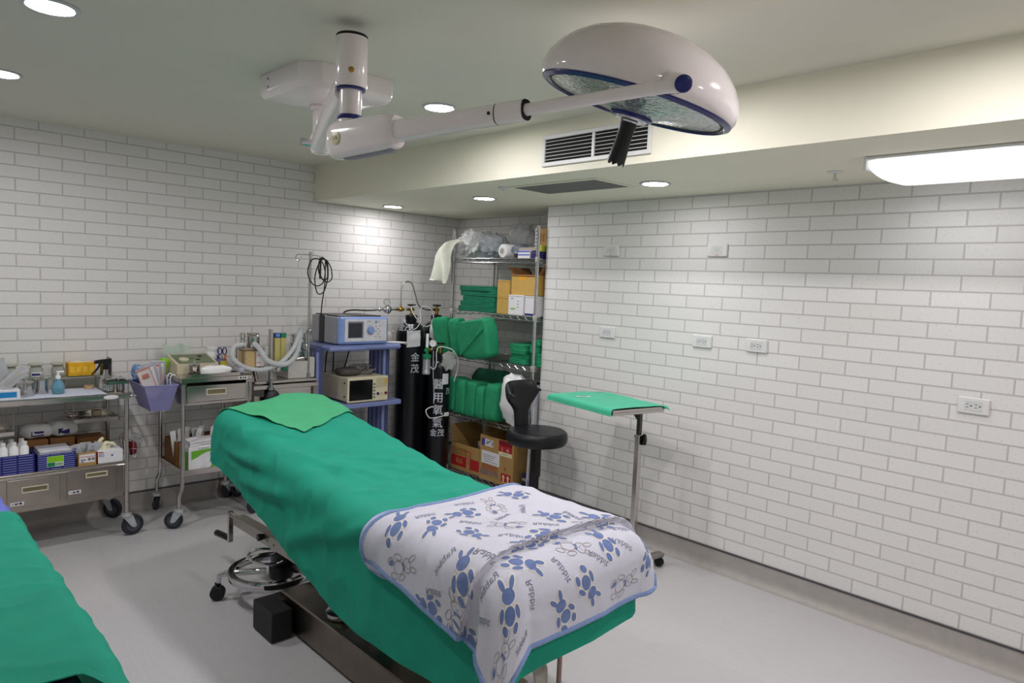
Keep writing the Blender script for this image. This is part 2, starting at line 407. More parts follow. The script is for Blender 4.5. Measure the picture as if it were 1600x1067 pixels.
# supply vent on the bulkhead face
t = thing('air_vent', 'white slatted supply air vent on the bulkhead face behind the lamp handle', 'vent', (XS, -2.76, 2.215))
q = MB(); y0, y1, z0, z1 = -3.10, -2.425, 2.217, 2.372
for a in ((y0, y1, z0, z0 + .02), (y0, y1, z1 - .02, z1), (y0, y0 + .02, z0 + .02, z1 - .02), (y1 - .02, y1, z0 + .02, z1 - .02)):
    q.box(XS - .012, XS - .0005, *a, .002)
q.build('frame', white, t)
q = MB(); q.box(XS - .002, XS - .0005, y0 + .02, y1 - .02, z0 + .02, z1 - .02); q.build('duct_shade', mat('duct_shade_black', (16, 15, 13), .8), t)  # flat near-black sheet, painted for the shade inside the duct
for k in range(6):
    z = z0 + .033 + k * .0178
    q = MB(); q.M = TR(XS - .0075, (y0 + y1) / 2, z, 0, 0, math.radians(-22)); q.box(-.0042, .0042, y0 / 2 - y1 / 2 + .0215, y1 / 2 - y0 / 2 - .0215, -.0014, .0014, .0005)
    q.build('slat', white, t)
q = MB(); q.box(XS - .012, XS - .003, -2.772, -2.758, z0 + .02, z1 - .02); q.build('mullion', white, t)

# ------------------------------------------------------------------ surgical lamp
RV = V((0.7229, -0.6896, 0.0431)); UV = V((0.0255, 0.0885, 0.9958)); FV = V((0.6902, 0.7188, -0.0811))
CAM = V((-3.6398, -4.9851, 1.6064))
t = thing('surgical_lamp', 'white ceiling mounted surgical lamp with jointed arm and domed head', 'surgical lamp', (-2.14, -2.2, ZC))
q = MB()
pts = [(-2.34, -2.02), (-2.34, -2.36), (-2.27, -2.43), (-1.95, -2.43), (-1.94, -2.42), (-1.94, -2.08), (-2.00, -2.02)]
z0 = ZC - .0005
vs = []; rows = [(1.0, z0), (1.0, z0 - .062), (.985, z0 - .078), (.93, z0 - .094), (.62, z0 - .106), (.3, z0 - .108)]
cx, cy = -2.14, -2.22
for (k, z) in rows: vs += [(cx + (x - cx) * k, cy + (y - cy) * k, z) for x, y in pts]
n = len(pts); fs = [tuple(range(n)), tuple(range((len(rows) - 1) * n, len(rows) * n))]
for r in range(len(rows) - 1): fs += [(r * n + i, r * n + (i + 1) % n, (r + 1) * n + (i + 1) % n, (r + 1) * n + i) for i in range(n)]
q.add(vs, fs); cvr = q.build('ceiling_cover', lampw, t, ang=40)
q = MB()
for (x, z) in ((-2.3415, z0 - .022), (-2.3415, z0 - .055)): q.cyl((x, -2.10, z), (x - .001, -2.10, z), .004, n=10)
q.build('screw', ink, cvr)
q = MB(); q.lathe([(.052, 0), (.05, -.012), (.044, -.014), (.044, -.022), (.040, -.023)], (-2.14, -2.18, ZC - .106)); q.cyl((-2.14, -2.18, ZC - .125), (-2.14, -2.18, 2.20), .034, n=28); q.build('drop_tube', lampw, t)
q = MB(); q.lathe([(.034, .02), (.044, .0), (.044, -.05), (.036, -.066), (.015, -.07)], (-2.14, -2.18, 2.20)); q.build('joint', lampw, t)
q = MB(); q.cyl((-2.18, -2.18, 2.17), (-2.225, -2.165, 2.175), .014, .017, b=.004); q.build('brake_knob', chrome, t)
# horizontal arm
a, b = V((-2.145, -2.19, 2.165)), V((-2.405, -2.86, 2.235)); d = (b - a).normalized(); s_ = d.cross(V((0, 0, 1))).normalized(); w_ = s_.cross(d)
q = MB(); vs = []; fs = []; N = 16
for e, (c, hw, hh) in enumerate(((a, .042, .030), (a.lerp(b, .3), .046, .036), (a.lerp(b, .7), .05, .042), (b, .046, .046))):
    for k in range(N):
        an = 2 * PI * k / N; vs.append(c + s_ * hw * math.copysign(abs(math.cos(an)) ** .6, math.cos(an)) + w_ * hh * math.copysign(abs(math.sin(an)) ** .6, math.sin(an)))
for e in range(3): fs += [(e * N + k, e * N + (k + 1) % N, (e + 1) * N + (k + 1) % N, (e + 1) * N + k) for k in range(N)]
fs += [tuple(range(N)), tuple(range(3 * N, 4 * N))]
q.add(vs, fs); q.build('extension_arm', lampw, t)
cx, cy = -2.414, -2.89
q = MB(); q.lathe([(.0505, 0), (.052, .004), (.052, .158), (.0515, .160)], (cx, cy, 2.228), n=40); vc = q.build('joint_housing', lampw, t)
q = MB(); q.lathe([(.0515, 0), (.0515, .006), (.049, .009)], (cx, cy, 2.3885), n=40); q.build('top_cap', ink, vc)
q = MB(); q.lathe([(.046, 0), (.048, -.003), (.046, -.007), (.036, -.0075)], (cx, cy, 2.2275), n=36); q.build('seal_ring', lampblue, vc)
q = MB(); pv = V((cx, cy, 2.275)); dn = (CAM - pv); dn.z = 0; dn.normalize(); pv = pv + dn * .0515; q.lathe([(.0095, 0), (.0095, .002), (.006, .003), (.0055, .001), (.001, .001)], pv, dn, n=20); q.build('bolt', brass, vc)
q = MB(); q.lathe([(.036, 0), (.036, .083)], (cx, cy, 2.138), n=36); q.build('spindle', lampw, t)
q = MB(); q.lathe([(.040, -.004), (.0425, .001), (.0425, .010), (.038, .014)], (cx, cy, 2.126), n=36); q.build('seal_ring', lampblue, t)
A = V((-2.46, -2.87, 2.05)); E_ = CAM + (RV * (1068 - 800) + UV * (533.5 - 130.5)) * (1.60 / 1089.72) + FV * 1.60; D = (E_ - A).normalized(); H = V((0, 0, 1)); S = D.cross(H).normalized(); U2 = S.cross(D)
q = MB(); # knuckle yoke between spindle and spring arm
q.M = Matrix.Translation((0, 0, 0)); q.lathe([(.034, .03), (.041, .026), (.041, .006), (.052, -.012), (.05, -.03)], (cx, cy, 2.098), n=32); q.build('yoke', lampw, t)
def ovl(q, stations, N=24, ex=.75):
    vs = []; fs = []
    for (c, hw, hh) in stations:
        for k in range(N):
            an = 2 * PI * k / N; cs, sn = math.cos(an), math.sin(an)
            vs.append(c + S * hw * math.copysign(abs(cs) ** ex, cs) + U2 * hh * math.copysign(abs(sn) ** ex, sn))
    for e in range(len(stations) - 1): fs += [(e * N + k, e * N + (k + 1) % N, (e + 1) * N + (k + 1) % N, (e + 1) * N + k) for k in range(N)]
    fs += [tuple(range(N)), tuple(range((len(stations) - 1) * N, len(stations) * N))]
    q.add(vs, fs)
Lh = (E_ - A).length
P_ = lambda s: A + D * s
def SP(px):   # length along the arm of a joint
    lo, hi = 0, Lh
    for _ in range(40):
        m = (lo + hi) / 2; d = P_(m) - CAM; x = 800 + 1089.72 * d.dot(RV) / d.dot(FV)
        if x < px: lo = m
        else: hi = m
    return lo
h0, j0, j1 = SP(622), SP(780), SP(822)
q = MB(); st = []
for k in range(9):
    an = PI / 2 * k / 8; st.append((P_(-.0 - .058 * math.cos(an) + .03), .036 * max(.35, math.sin(an)), .062 * max(.03, math.sin(an))))
st += [(P_(.10), .038, .061), (P_(h0 - .05), .038, .056), (P_(h0 - .008), .037, .052), (P_(h0), .032, .047)]
ovl(q, st); sa = q.build('spring_arm_housing', lampw, t)
q = MB(); ovl(q, [(P_(.06) - U2 * .061, .012, .004), (P_(.10) - U2 * .062, .014, .006), (P_(h0 - .015) - U2 * .0545, .014, .006)]); q.build('underside_slot', mat('lamp_grey_trim', (150, 146, 156), .35), sa)
# badge
nb = (CAM - P_(.04)).normalized(); nS = S if S.dot(nb) > 0 else -S
bc = P_(.052) + nS * .0385; Mb = Matrix((D.to_4d(), U2.to_4d(), nS.to_4d(), V((0, 0, 0, 1)))).transposed(); Mb[0][3], Mb[1][3], Mb[2][3] = bc; Mb[3][3] = 1
if D.cross(U2).dot(nS) < 0: pass
badge_m = mat('badge_cream', (214, 204, 160), .35)
q = MB(); q.cur = 0; q.lathe([(.020, 0), (.020, .0012), (.0185, .0016)], bc, nS, n=32)
q.cur = 1; q.text('U6', .021, Mb @ Matrix.Translation((0, 0, .0021))); bd = q.build('badge', [badge_m, mat('olive_ink', (70, 74, 40), .5)], sa)
q = MB(); ovl(q, [(P_(h0 - .012), .028, .034), (P_((h0 + j0) / 2), .025, .030), (P_(j0 - .004), .024, .0285)]); q.build('spring_arm', lampw, t)
q = MB(); ovl(q, [(P_(j0), .0245, .029), (P_(j0 + .02), .025, .0295), (P_(j1 - .005), .024, .0285), (P_(j1), .020, .024)]); kn = q.build('elbow', lampw, t)
q = MB(); ovl(q, [(P_(j0 - .004), .0242, .0287), (P_(j0), .0242, .0287)]); ovl(q, [(P_(j1), .0235, .028), (P_(j1 + .0025), .0225, .027)]); q.cyl(P_(j0 - .018) + nS * .0235, P_(j0 - .018) + nS * .0265, .005, n=14); q.build('joint_seam', ink, kn)
q = MB(); q.tube([P_(j0 + .02), P_(j1), P_(lerp(j1, Lh, .4)), P_(lerp(j1, Lh, .8)), P_(Lh - .02), P_(Lh)], [.0165, .0165, .016, .016, .0165, .0175], 20); q.build('lamp_fork', lampw, t)
# head: disc with normal nn, centre HC
th = math.radians(16.9); g = math.radians(9)
m1 = (RV * math.cos(th) - UV * math.sin(th)).normalized(); pdn = (-RV * math.sin(th) - UV * math.cos(th)).normalized()
HC = V((-1.985, -3.765, 2.158)) - RV * .0284 - UV * .0197; vdir = (HC - CAM).normalized()
m1 = (m1 - vdir * m1.dot(vdir)).normalized(); pdn = vdir.cross(m1); pdn = pdn if pdn.z < 0 else -pdn
nn = (pdn * math.cos(g) - vdir * math.sin(g)).normalized()
up = -nn
RR = .288
q = MB(); prof = [(.262, -.004), (.274, -.012), (.286, -.006), (.296, .010), (.298, .028), (.290, .055), (.272, .083), (.243, .112), (.205, .137), (.155, .158), (.09, .172), (.03, .177), (.001, .178)]
prof = [(r * .955, h * (1.04 if h > .02 else 1)) for r, h in prof]; q.lathe(prof, HC, up, n=72, capb=False); hd = q.build('lamp_head', lampw, t, ang=60)
q = MB(); q.lathe([(.256, -.009), (.262, -.0135), (.2745, -.0072), (.276, -.003)], HC, up, n=72, capb=False, capt=False); q.build('blue_rim', lampblue, hd)
lensm = bpy.data.materials.new('prismatic_lens'); lensm.use_nodes = True
nt = lensm.node_tree; pb = nt.nodes['Principled BSDF']; tc = nt.nodes.new('ShaderNodeTexCoord'); vo = nt.nodes.new('ShaderNodeTexVoronoi'); vo.inputs['Scale'].default_value = 75
nt.links.new(tc.outputs['Object'], vo.inputs['Vector']); cr = nt.nodes.new('ShaderNodeValToRGB'); cr.color_ramp.elements[0].color = rgb((206, 214, 212)); cr.color_ramp.elements[1].color = rgb((120, 132, 132))
nt.links.new(vo.outputs['Distance'], cr.inputs[0]); nt.links.new(cr.outputs[0], pb.inputs['Base Color']); pb.inputs['Roughness'].default_value = .12; pb.inputs['Metallic'].default_value = .55
bp = nt.nodes.new('ShaderNodeBump'); bp.inputs['Strength'].default_value = .5; bp.inputs['Distance'].default_value = .003; nt.links.new(vo.outputs['Distance'], bp.inputs['Height']); nt.links.new(bp.outputs[0], pb.inputs['Normal'])
q = MB(); q.lathe([(.254, -.006), (.19, -.013), (.12, -.026), (.055, -.040)], HC, up, n=72, capb=False, capt=False); q.build('lens', lensm, hd)
q = MB(); q.lathe([(.256, -.006), (.251, -.010), (.246, -.006)], HC, up, n=72, capb=False, capt=False); q.build('lens_gasket', ink, hd)
q = MB(); q.lathe([(.062, -.034), (.062, -.044), (.055, -.048), (.048, -.048)], HC, up, n=48, capb=False, capt=False); q.build('hub_ring', lampblue, hd)
q = MB(); q.lathe([(.050, -.046), (.046, -.054), (.030, -.056), (.026, -.060)], HC, up, n=40, capb=False); q.build('hub_cap', chrome, hd)
# sterilisable handle: fluted black cone
q = MB(); vs = []; fs = []; N = 36; sts = [(.024, .022), (.026, .026), (.023, .045), (.0225, .075), (.025, .120), (.026, .140)]
ua = m1; ub = up.cross(ua).normalized()
for e, (r, h) in enumerate(sts):
    for k in range(N):
        an = 2 * PI * k / N; fl = 1 - (.05 * (1 if math.cos(an * 9) > 0 else 0) if e >= 2 else 0); hh = h + (.006 * (1 if math.cos(an * 9) < 0 else 0) if e == len(sts) - 1 else 0)
        vs.append(HC + nn * (hh + .034) + (ua * math.cos(an) + ub * math.sin(an)) * r * fl)
for e in range(len(sts) - 1): fs += [(e * N + k, e * N + (k + 1) % N, (e + 1) * N + (k + 1) % N, (e + 1) * N + k) for k in range(N)]
fs += [tuple(range(N)), tuple(range((len(sts) - 1) * N, len(sts) * N))]
q.add(vs, fs); q.build('handle', vinyl, hd, ang=25)
# pivot boss where the fork meets the dome
pb_ = P_(Lh); pn = (CAM - pb_).normalized()
q = MB(); tgt = HC + up * .06 + (pb_ - HC - up * .06) * .6
q.tube([tgt, pb_.lerp(tgt, .25), pb_], [.030, .024, .019], 24); q.build('pivot_boss', lampw, hd)
q = MB(); q.lathe([(.0195, 0), (.0205, .004), (.0195, .010), (.016, .012)], pb_ + pn * .008, pn, n=36); q.build('pivot_cap', lampblue, hd)
# ------------------------------------------------------------------ helpers for trolleys
caster_grey = mat('caster_zinc', (196, 202, 204), .32, .55)
tyre = mat('caster_tyre', (40, 42, 50), .5)
hubm = mat('caster_hub', (76, 78, 92), .45)
def caster(t, x, y, ztop, r, rz, name='caster', w=.026):
    """swivel caster under a leg at (x, y); the wheel trails along rz"""
    M0 = TR(x, y, 0, rz)
    q = MB(); q.M = M0; off = r * .55
    q.lathe([(.020, .006), (.028, .002), (.031, -.006), (.031, -.012), (.022, -.016)], (0, 0, ztop), n=24)
    for s in (-1, 1):
        vs = [(-.026, s * .02, ztop - .014), (.030, s * .02, ztop - .014), (off + .016, s * .02, r - .004), (off + .004, s * .02, r - .014), (off - .014, s * .02, r - .006)]
        o = [(a, b + s * .003, c) for a, b, c in vs]
        q.add(vs + o, [(0, 1, 2, 3, 4), (5, 6, 7, 8, 9)] + [(i, (i + 1) % 5, 5 + (i + 1) % 5, 5 + i) for i in range(5)])
    q.box(-.027, .031, -.023, .023, ztop - .018, ztop - .013, .002)
    q.cyl((off, -.026, r), (off, .026, r), .006, n=12)
    c = q.build(name, caster_grey, t)
    q = MB(); q.M = M0; q.lathe([(r * .62, -w / 2), (r * .93, -w / 2), (r, -w * .3), (r, w * .3), (r * .93, w / 2), (r * .62, w / 2)], (off, 0, r), (0, 1, 0), n=36, capb=False, capt=False); q.build('tyre', tyre, c)
    q = MB(); q.M = M0; q.lathe([(.012, -w * .42), (r * .45, -w * .36), (r * .63, -w * .5), (r * .63, w * .5), (r * .45, w * .36), (.012, w * .42)], (off, 0, r), (0, 1, 0), n=36); q.build('hub', hubm, c)
    return c
def drawer(t, x0, x1, yf, z0, z1, hx, hz, hw=.13, hh=.036, m=steel_d, sticker=None, stick_sz=(.062, .02)):
    q = MB(); q.box(x0, x1, yf - .008, yf + .30, z0, z1, .002)
    d = q.build('drawer', m, t)
    q = MB(); y = yf - .0085
    q.box(hx - hw / 2, hx + hw / 2, y - .006, y, hz - hh / 2, hz - hh / 2 + .006, .001); q.box(hx - hw / 2, hx + hw / 2, y - .006, y, hz + hh / 2 - .006, hz + hh / 2, .001)
    q.box(hx - hw / 2, hx - hw / 2 + .006, y - .006, y, hz - hh / 2 + .006, hz + hh / 2 - .006, .001); q.box(hx + hw / 2 - .006, hx + hw / 2, y - .006, y, hz - hh / 2 + .006, hz + hh / 2 - .006, .001)
    q.cur = 1; q.box(hx - hw / 2 + .006, hx + hw / 2 - .006, y - .0015, y, hz - hh / 2 + .006, hz + hh / 2 - .006)
    q.build('recessed_handle', [offw, mat('handle_recess', (120, 112, 84), .6)], d)
    if sticker:
        sx, sz = sticker; w, h = stick_sz
        q = MB(); q.M = TR(sx, y, sz); q.box(-w / 2, w / 2, -.001, 0, -h / 2, h / 2)
        q.cur = 1
        for (a, b, c, e) in ((-.38, -.26, -.1, .12), (-.16, -.02, -.28, .24), (.02, .1, -.2, .22), (.16, .34, -.26, .3)): q.box(w * a, w * b, -.0014, -.001, h * c, h * e)
        q.build('sticker', [paper, ink], d)
    return d
def leg(t, pts, r=.0125): 
    q = MB(); q.tube(spline(pts, 6) if len(pts) > 2 else pts, r, 16); return q.build('leg', steel, t)

# ------------------------------------------------------------------ instrument trolley at the left
t = thing('instrument_trolley', 'long stainless instrument trolley with two drawers against the back wall at the left', 'trolley', (-2.95, -.25, 0))
xl, xr, yf, yb = -3.46, -2.445, -.462, -.045
for (x, y, rz) in ((xr, yf, .15), (xr, yb, -.9), (xl, yf, .3), (xl, yb, .3)):
    leg(t, [(x, y, .13), (x, y, .875)]); caster(t, x, y, .135, .062, rz)
q = MB(); q.box(xl - .02, xr + .02, yf - .016, yb + .016, .838, .868, .004); q.build('top_tray', steel, t)
q = MB()
for (x0, x1, y) in ((xl, xr, yf), (xl, xr, yb)): q.cyl((x0, y, .44), (x1, y, .44), .008)
q.build('rail', steel, t)
q = MB(); q.box(xl + .014, xr - .014, yf + .001, yb - .001, .246, .460, .003); q.build('drawer_case', steel_d, t)
drawer(t, -3.032, -2.786, yf, .276, .432, -2.905, .372, .125, .034, sticker=(-2.987, .300))
drawer(t, -2.752, -2.500, yf, .276, .445, -2.605, .405, .112, .030, sticker=(-2.715, .318))
drawer(t, -3.32, -3.07, yf, .276, .432, -3.19, .372, .125, .034)
q = MB(); q.box(-3.40, -2.505, -.155, -.05, .936, .942, .001); q.build('glass_shelf', mat('green_glass', (196, 226, 214), .05, trans=.9), t)
q = MB()
for x in (-3.38, -2.90, -2.515): q.cyl((x, -.06, .868), (x, -.06, .9355), .005); q.cyl((x, -.145, .868), (x, -.145, .9355), .005)
q.cyl((-3.40, -.158, .934), (-2.50, -.158, .934), .004); q.cyl((-2.50, -.158, .934), (-2.50, -.05, .934), .004)
q.build('shelf_bracket', steel, t)
q = MB(); q.tube(spline([(-2.435, -.42, .845), (-2.40, -.42, .845), (-2.385, -.40, .845), (-2.385, -.12, .845), (-2.40, -.10, .845), (-2.435, -.10, .845)], 5), .008, 12); q.build('push_handle', chrome, t)
q = MB(); q.lathe([(.034, 0), (.034, .0012), (.02, .002)], (-2.53, yf - .0165, .853), (0, -1, 0), n=28); 
q.v = [V((-2.53 + (p.x + 2.53) * 1.15, p.y, .853 + (p.z - .853) * .36)) for p in q.v]; q.build('oval_plate', paper, t)
ZT = .8685
q = MB(); q.sheet(lambda u, v: (lerp(-3.30, -2.545, u), lerp(-.455, -.17, v), ZT + .0015 + .0015 * noise.noise(V((u * 9, v * 6, 1)))), 30, 12, -.0012); tag(q.build('paper_liner', mat('pale_blue_paper', (196, 204, 216), .8)), 'pale blue paper liner lying on the top of the instrument trolley', 'liner')
# top items
def canister(x, y, z, r, h, label, knob=True):
    t = thing('steel_canister', label, 'canister', (x, y, z), 'steel canisters')
    q = MB(); q.lathe([(r * .94, 0), (r, .004), (r, h * .78), (r * 1.03, h * .8), (r * .97, h * .8)], (x, y, z), n=36); q.build('body', steel, t)
    q = MB(); q.lathe([(r * 1.05, h * .80), (r * 1.06, h * .86), (r * .9, h * .92), (r * .25, h * .95)], (x, y, z), n=36); ld = q.build('lid', steel, t)
    if knob: q = MB(); q.lathe([(r * .14, h * .94), (r * .12, h * 1.0), (r * .26, h * 1.05), (r * .22, h * 1.13), (r * .05, h * 1.15)], (x, y, z), n=20); q.build('knob', chrome, ld)
canister(-2.925, -.33, ZT + .0035, .043, .088, 'wider lidded steel canister left of the narrow one on the instrument trolley')
canister(-2.838, -.29, ZT + .0035, .034, .098, 'narrow lidded steel canister beside the pale blue pump bottle')
t = thing('pump_bottle', 'pale blue rounded bottle with clear pump top on the instrument trolley', 'bottle', (-2.765, -.33, ZT + .0035))
q = MB(); q.lathe([(.020, 0), (.030, .003), (.033, .02), (.032, .045), (.022, .068), (.012, .08), (.011, .088)], (-2.765, -.33, ZT + .0035), n=32); q.build('body', mat('blue_liquid', (128, 186, 206), .08, trans=.55, var=0), t)
q = MB(); q.lathe([(.013, .086), (.013, .102), (.006, .104), (.006, .120)], (-2.765, -.33, ZT + .0035), n=20); q.box(-2.772, -2.735, -.338, -.322, ZT + .1236, ZT + .133, .003); q.build('pump', filmw, t)
# spray bottle
t = thing('spray_bottle', 'clear round spray bottle with a black trigger head on the instrument trolley', 'bottle', (-2.505, -.26, ZT))
q = MB(); q.lathe([(.028, 0), (.037, .004), (.040, .03), (.034, .06), (.018, .085), (.014, .10), (.014, .125)], (-2.505, -.26, ZT), n=32); q.build('body', mat('spray_glass', (226, 232, 232), .05, trans=.85, var=0), t)
q = MB(); q.M = TR(-2.505, -.26, ZT); q.lathe([(.018, .122), (.018, .146), (.012, .150)], (0, 0, 0), n=20)
vs = [(-.062, .158), (-.058, .178), (.030, .188), (.026, .150), (-.010, .144), (-.020, .160)]
q.prism([(a, b) for a, b in vs], -.012, .012, Matrix.Rotation(PI / 2, 4, 'X')); q.build('trigger_head', blackg, t)
q = MB(); q.M = TR(-2.505, -.26, ZT); q.tube(spline([(-.030, 0, .160), (-.040, 0, .135), (-.058, 0, .110), (-.075, 0, .095)], 5), [.007] * 16 if False else .006, 8); q.build('trigger', blackg, t)
q = MB(); q.M = TR(-2.505, -.26, ZT); q.cyl((.012, 0, .186), (.016, 0, .197), .006, n=12); q.build('nozzle_knob', greyink, t)
# steel cup holder
t = thing('cup_holder', 'square steel holder carrying small steel cups at the right end of the instrument trolley', 'holder', (-2.475, -.375, ZT))
q = MB(); x0, x1, y0, y1 = -2.540, -2.424, -.435, -.325
q.box(x0, x1, y0, y1, ZT, ZT + .004, .001)
for zz in (.052,):
    for a in ((x0, x1, y0, y0 + .003), (x0, x1, y1 - .003, y1), (x0, x0 + .003, y0, y1), (x1 - .003, x1, y0, y1)): q.box(*a, ZT + zz, ZT + zz + .018)
for x in (x0, x1 - .003):
    for y in (y0, y1 - .003): q.box(x, x + .003, y, y + .003, ZT + .004, ZT + .052)
q.build('rack', steel, t)
for i, (x, lb) in enumerate(((-2.509, 'lidded steel cup on the left in the square steel holder'), (-2.456, 'lidded steel cup on the right in the square steel holder'))):
    c = thing('steel_cup', lb, 'cup', (x, -.38, ZT + .0045), 'cups in the steel holder')
    q = MB(); q.lathe([(.018, 0), (.022, .003), (.0235, .066), (.0235, .068)], (x, -.38, ZT + .0045), n=28); q.build('body', steel, c)
    q = MB(); q.lathe([(.0245, .068), (.0255, .075), (.018, .079), (.006, .080), (.008, .088), (.003, .090)], (x, -.38, ZT + .0045), n=28); q.build('lid', chrome, c)
# small tape roll and beaker near the spray bottle
q = MB(); q.lathe([(.012, 0), (.026, 0), (.026, .02), (.012, .02)], (-2.585, -.22, ZT + .0035), n=28, capb=False, capt=False); q.v.append(q.v[0]); q.v.pop()
tag(q.build('tape_roll', mat('tan_tape', (190, 160, 124), .6)), 'small tan tape roll lying left of the spray bottle', 'tape')
# jars on glass shelf
def jar(x, lb, sticker=False):
    t = thing('glass_jar', lb, 'jar', (x, -.10, .9425), 'glass jars on the glass shelf')
    q = MB(); q.lathe([(.030, 0), (.034, .004), (.034, .045), (.028, .058), (.026, .066)], (x, -.10, .9425), n=32); q.build('body', mat('jar_glass', (226, 230, 220), .05, trans=.8, var=0), t)
    q = MB(); q.lathe([(.022, .058), (.026, .067), (.040, .072), (.042, .077), (.039, .082), (.006, .084)], (x, -.10, .9425), n=32); q.build('stopper', mat('frosted_glass', (206, 208, 190), .35, trans=.4, var=0), t)
    if sticker:
        q = MB(); q.sheet(lambda u, v: (x + .0348 * math.sin((u - .45) * 2), -.10 - .0348 * math.cos((u - .45) * 2), .9425 + .006 + .026 * v), 10, 1)
        q.cur = 1; q.sheet(lambda u, v: (x + .0353 * math.sin((u * .6 - .40) * 2), -.10 - .0353 * math.cos((u * .6 - .40) * 2), .9425 + .012 + .013 * v), 8, 1)
        q.build('sticker', [paper, navy], t)
jar(-2.958, 'stoppered glass jar on the glass shelf half hidden by the sterile pouches')
jar(-2.832, 'stoppered glass jar with a dark label on the glass shelf', True)
jar(-2.722, 'stoppered glass jar left of the yellow glove box')
t = thing('glove_box', 'yellow tissue style glove box on the glass shelf of the instrument trolley', 'box', (-2.605, -.10, .9425))
q = MB(); q.box(-2.676, -2.534, -.148, -.062, .9425, 1.022, .002); q.build('carton', yellow, t)
q = MB()
for i in range(4): q.box(-2.668 + i * .034, -2.645 + i * .034, -.1486, -.1481, .965, 1.0)
q.build('printed_panel', mat('yellow_print', (236, 194, 60), .6), t)
q = MB(); q.sheet(lambda u, v: (lerp(-2.66, -2.55, u), lerp(-.135, -.075, v), 1.0228 + .012 * (math.sin(u * 7) * .5 + .5) * math.sin(PI * v) * math.sin(PI * u)), 14, 8, -.001); q.build('glove_tuft', mat('cream_latex', (226, 218, 186), .6), t)
t = thing('steel_beaker', 'plain steel beaker standing right of the yellow glove box', 'beaker', (-2.4925, -.10, ZT))
q = MB(); q.lathe([(.030, 0), (.032, .004), (.034, .145), (.036, .150), (.033, .150), (.031, .01), (.001, .008)], (-2.4655, -.10, ZT), n=32, capt=False); q.build('body', steel_d, t)
q = MB(); q.lathe([(.034, .150), (.037, .152), (.034, .154)], (-2.4655, -.10, ZT), n=32, capb=False, capt=False); q.build('rolled_rim', steel, t)
# lime green rounded container at the left edge
t = thing('lime_dome', 'lime green rounded dome with a black base at the left edge above the trolley', 'container', (-3.075, -.10, .9425))
q = MB(); q.lathe([(.050, 0), (.056, .01), (.056, .10), (.05, .105)], (-3.075, -.10, .9425), n=36); q.build('base', black, t)
q = MB(); q.lathe([(.064, .106), (.070, .11), (.070, .128), (.066, .132)], (-3.075, -.10, .9425), n=40); q.build('band', mat('lime_light', (176, 206, 60), .35), t)
q = MB(); q.lathe([(.066, .133), (.066, .15), (.058, .178), (.042, .198), (.02, .208), (.001, .21)], (-3.075, -.10, .9425), n=40, capb=False); q.build('dome', mat('lime_gloss', (104, 150, 20), .15), t)
# blue and white box at the left front, pouches leaning on it
t = thing('blue_white_box', 'low white box with a blue front panel, left front of the instrument trolley', 'box', (-3.04, -.41, ZT))
q = MB(); q.box(-3.17, -2.962, -.448, -.375, ZT + .0035, ZT + .058, .002); q.build('carton', paper, t)
q = MB(); q.box(-3.15, -2.978, -.4488, -.4482, ZT + .016, ZT + .046); q.build('printed_panel', mat('cyan_print', (26, 132, 196), .5), t)
def pouch(x, y, z, w, h, M, lb, contents=tealst, grp=None, cat='pouch', strip=paper):
    t = thing('sterile_pouch', lb, cat, (x, y, z), grp)
    q = MB(); q.M = M; q.sheet(lambda u, v: ((u - .5) * w, -.004 * math.sin(PI * u) * math.sin(PI * v) - .0015 + .003 * noise.noise(V((u * 4, v * 4, x * 31 + y * 17))), v * h), 8, 10, -.0012); q.build('film', film, t)
    q = MB(); q.M = M; q.sheet(lambda u, v: ((u - .5) * w, .001 + .003 * noise.noise(V((u * 4, v * 4, x * 31 + y * 17))), v * h), 8, 10, -.0012); q.build('paper_back', strip, t)
    q = MB(); q.M = M; q.box(-w * .16, w * .16, -.0045, -.0005, h * .2, h * .8, .001); q.build('contents', contents, t)
tanm = mat('tan_gauze', (206, 186, 146), .8)
pouch(-3.07, -.40, .93, .14, .17, TR(-3.055, -.40, .928, .1, .25, -.30), 'large clear sterile pouch with tan contents leaning at the left edge of the trolley', tanm, 'pouches on the blue and white box')
pouch(-3.00, -.42, .93, .055, .16, TR(-3.045, -.43, .930, -.1, .2, .75), 'narrow sterile pouch lying aslant in front of the large one at the left edge', tanm, 'pouches on the blue and white box')
# hanging instrument trays under the top
def inst_tray(x0, x1, y0, y1, z, lb, seed):
    t = thing('instrument_tray', lb, 'tray', ((x0 + x1) / 2, (y0 + y1) / 2, z), 'hanging instrument trays')
    q = MB(); q.box(x0, x1, y0, y1, z, z + .003)
    for a in ((x0, x1, y0, y0 + .003), (x0, x1, y1 - .003, y1), (x0, x0 + .003, y0 + .003, y1 - .003), (x1 - .003, x1, y0 + .003, y1 - .003)): q.box(*a, z + .003, z + .022)
    q.build('pan', steel, t)
    q = MB()
    for x in (x0, x1):
        for y in (y0 + .03, y1 - .03): q.tube([(x, y, z + .015), (x, y, .8385)], .003, 8)
    q.build('hanger', steel_d, t)
    random.seed(seed)
    for k in range(5):
        cx = lerp(x0 + .04, x1 - .08, random.random()); cy = lerp(y0 + .03, y1 - .03, (k + .5) / 5)
        s = thing('scissors', 'dark surgical instrument lying in the ' + ('right' if seed == 3 else 'left') + ' hanging tray', 'instrument', (cx, cy, z + .0035), 'instruments in the ' + ('right' if seed == 3 else 'left') + ' tray')
        q = MB(); a = random.uniform(-.5, .5); q.M = TR(cx, cy, z + .010, a)
        for sg in (-1, 1):
            q.tube([(-.045, sg * .006, 0), (0, -sg * .001, 0), (.055, sg * .004, .002)], .003, 6)
            q.tube([(-.045 + .012 * math.cos(b * .9) - .012, sg * .006 + sg * .010 * math.sin(b * .9) + sg * .004, 0) for b in range(7)], .0025, 6, closed=True)
        q.build('blades', steel_d, s)
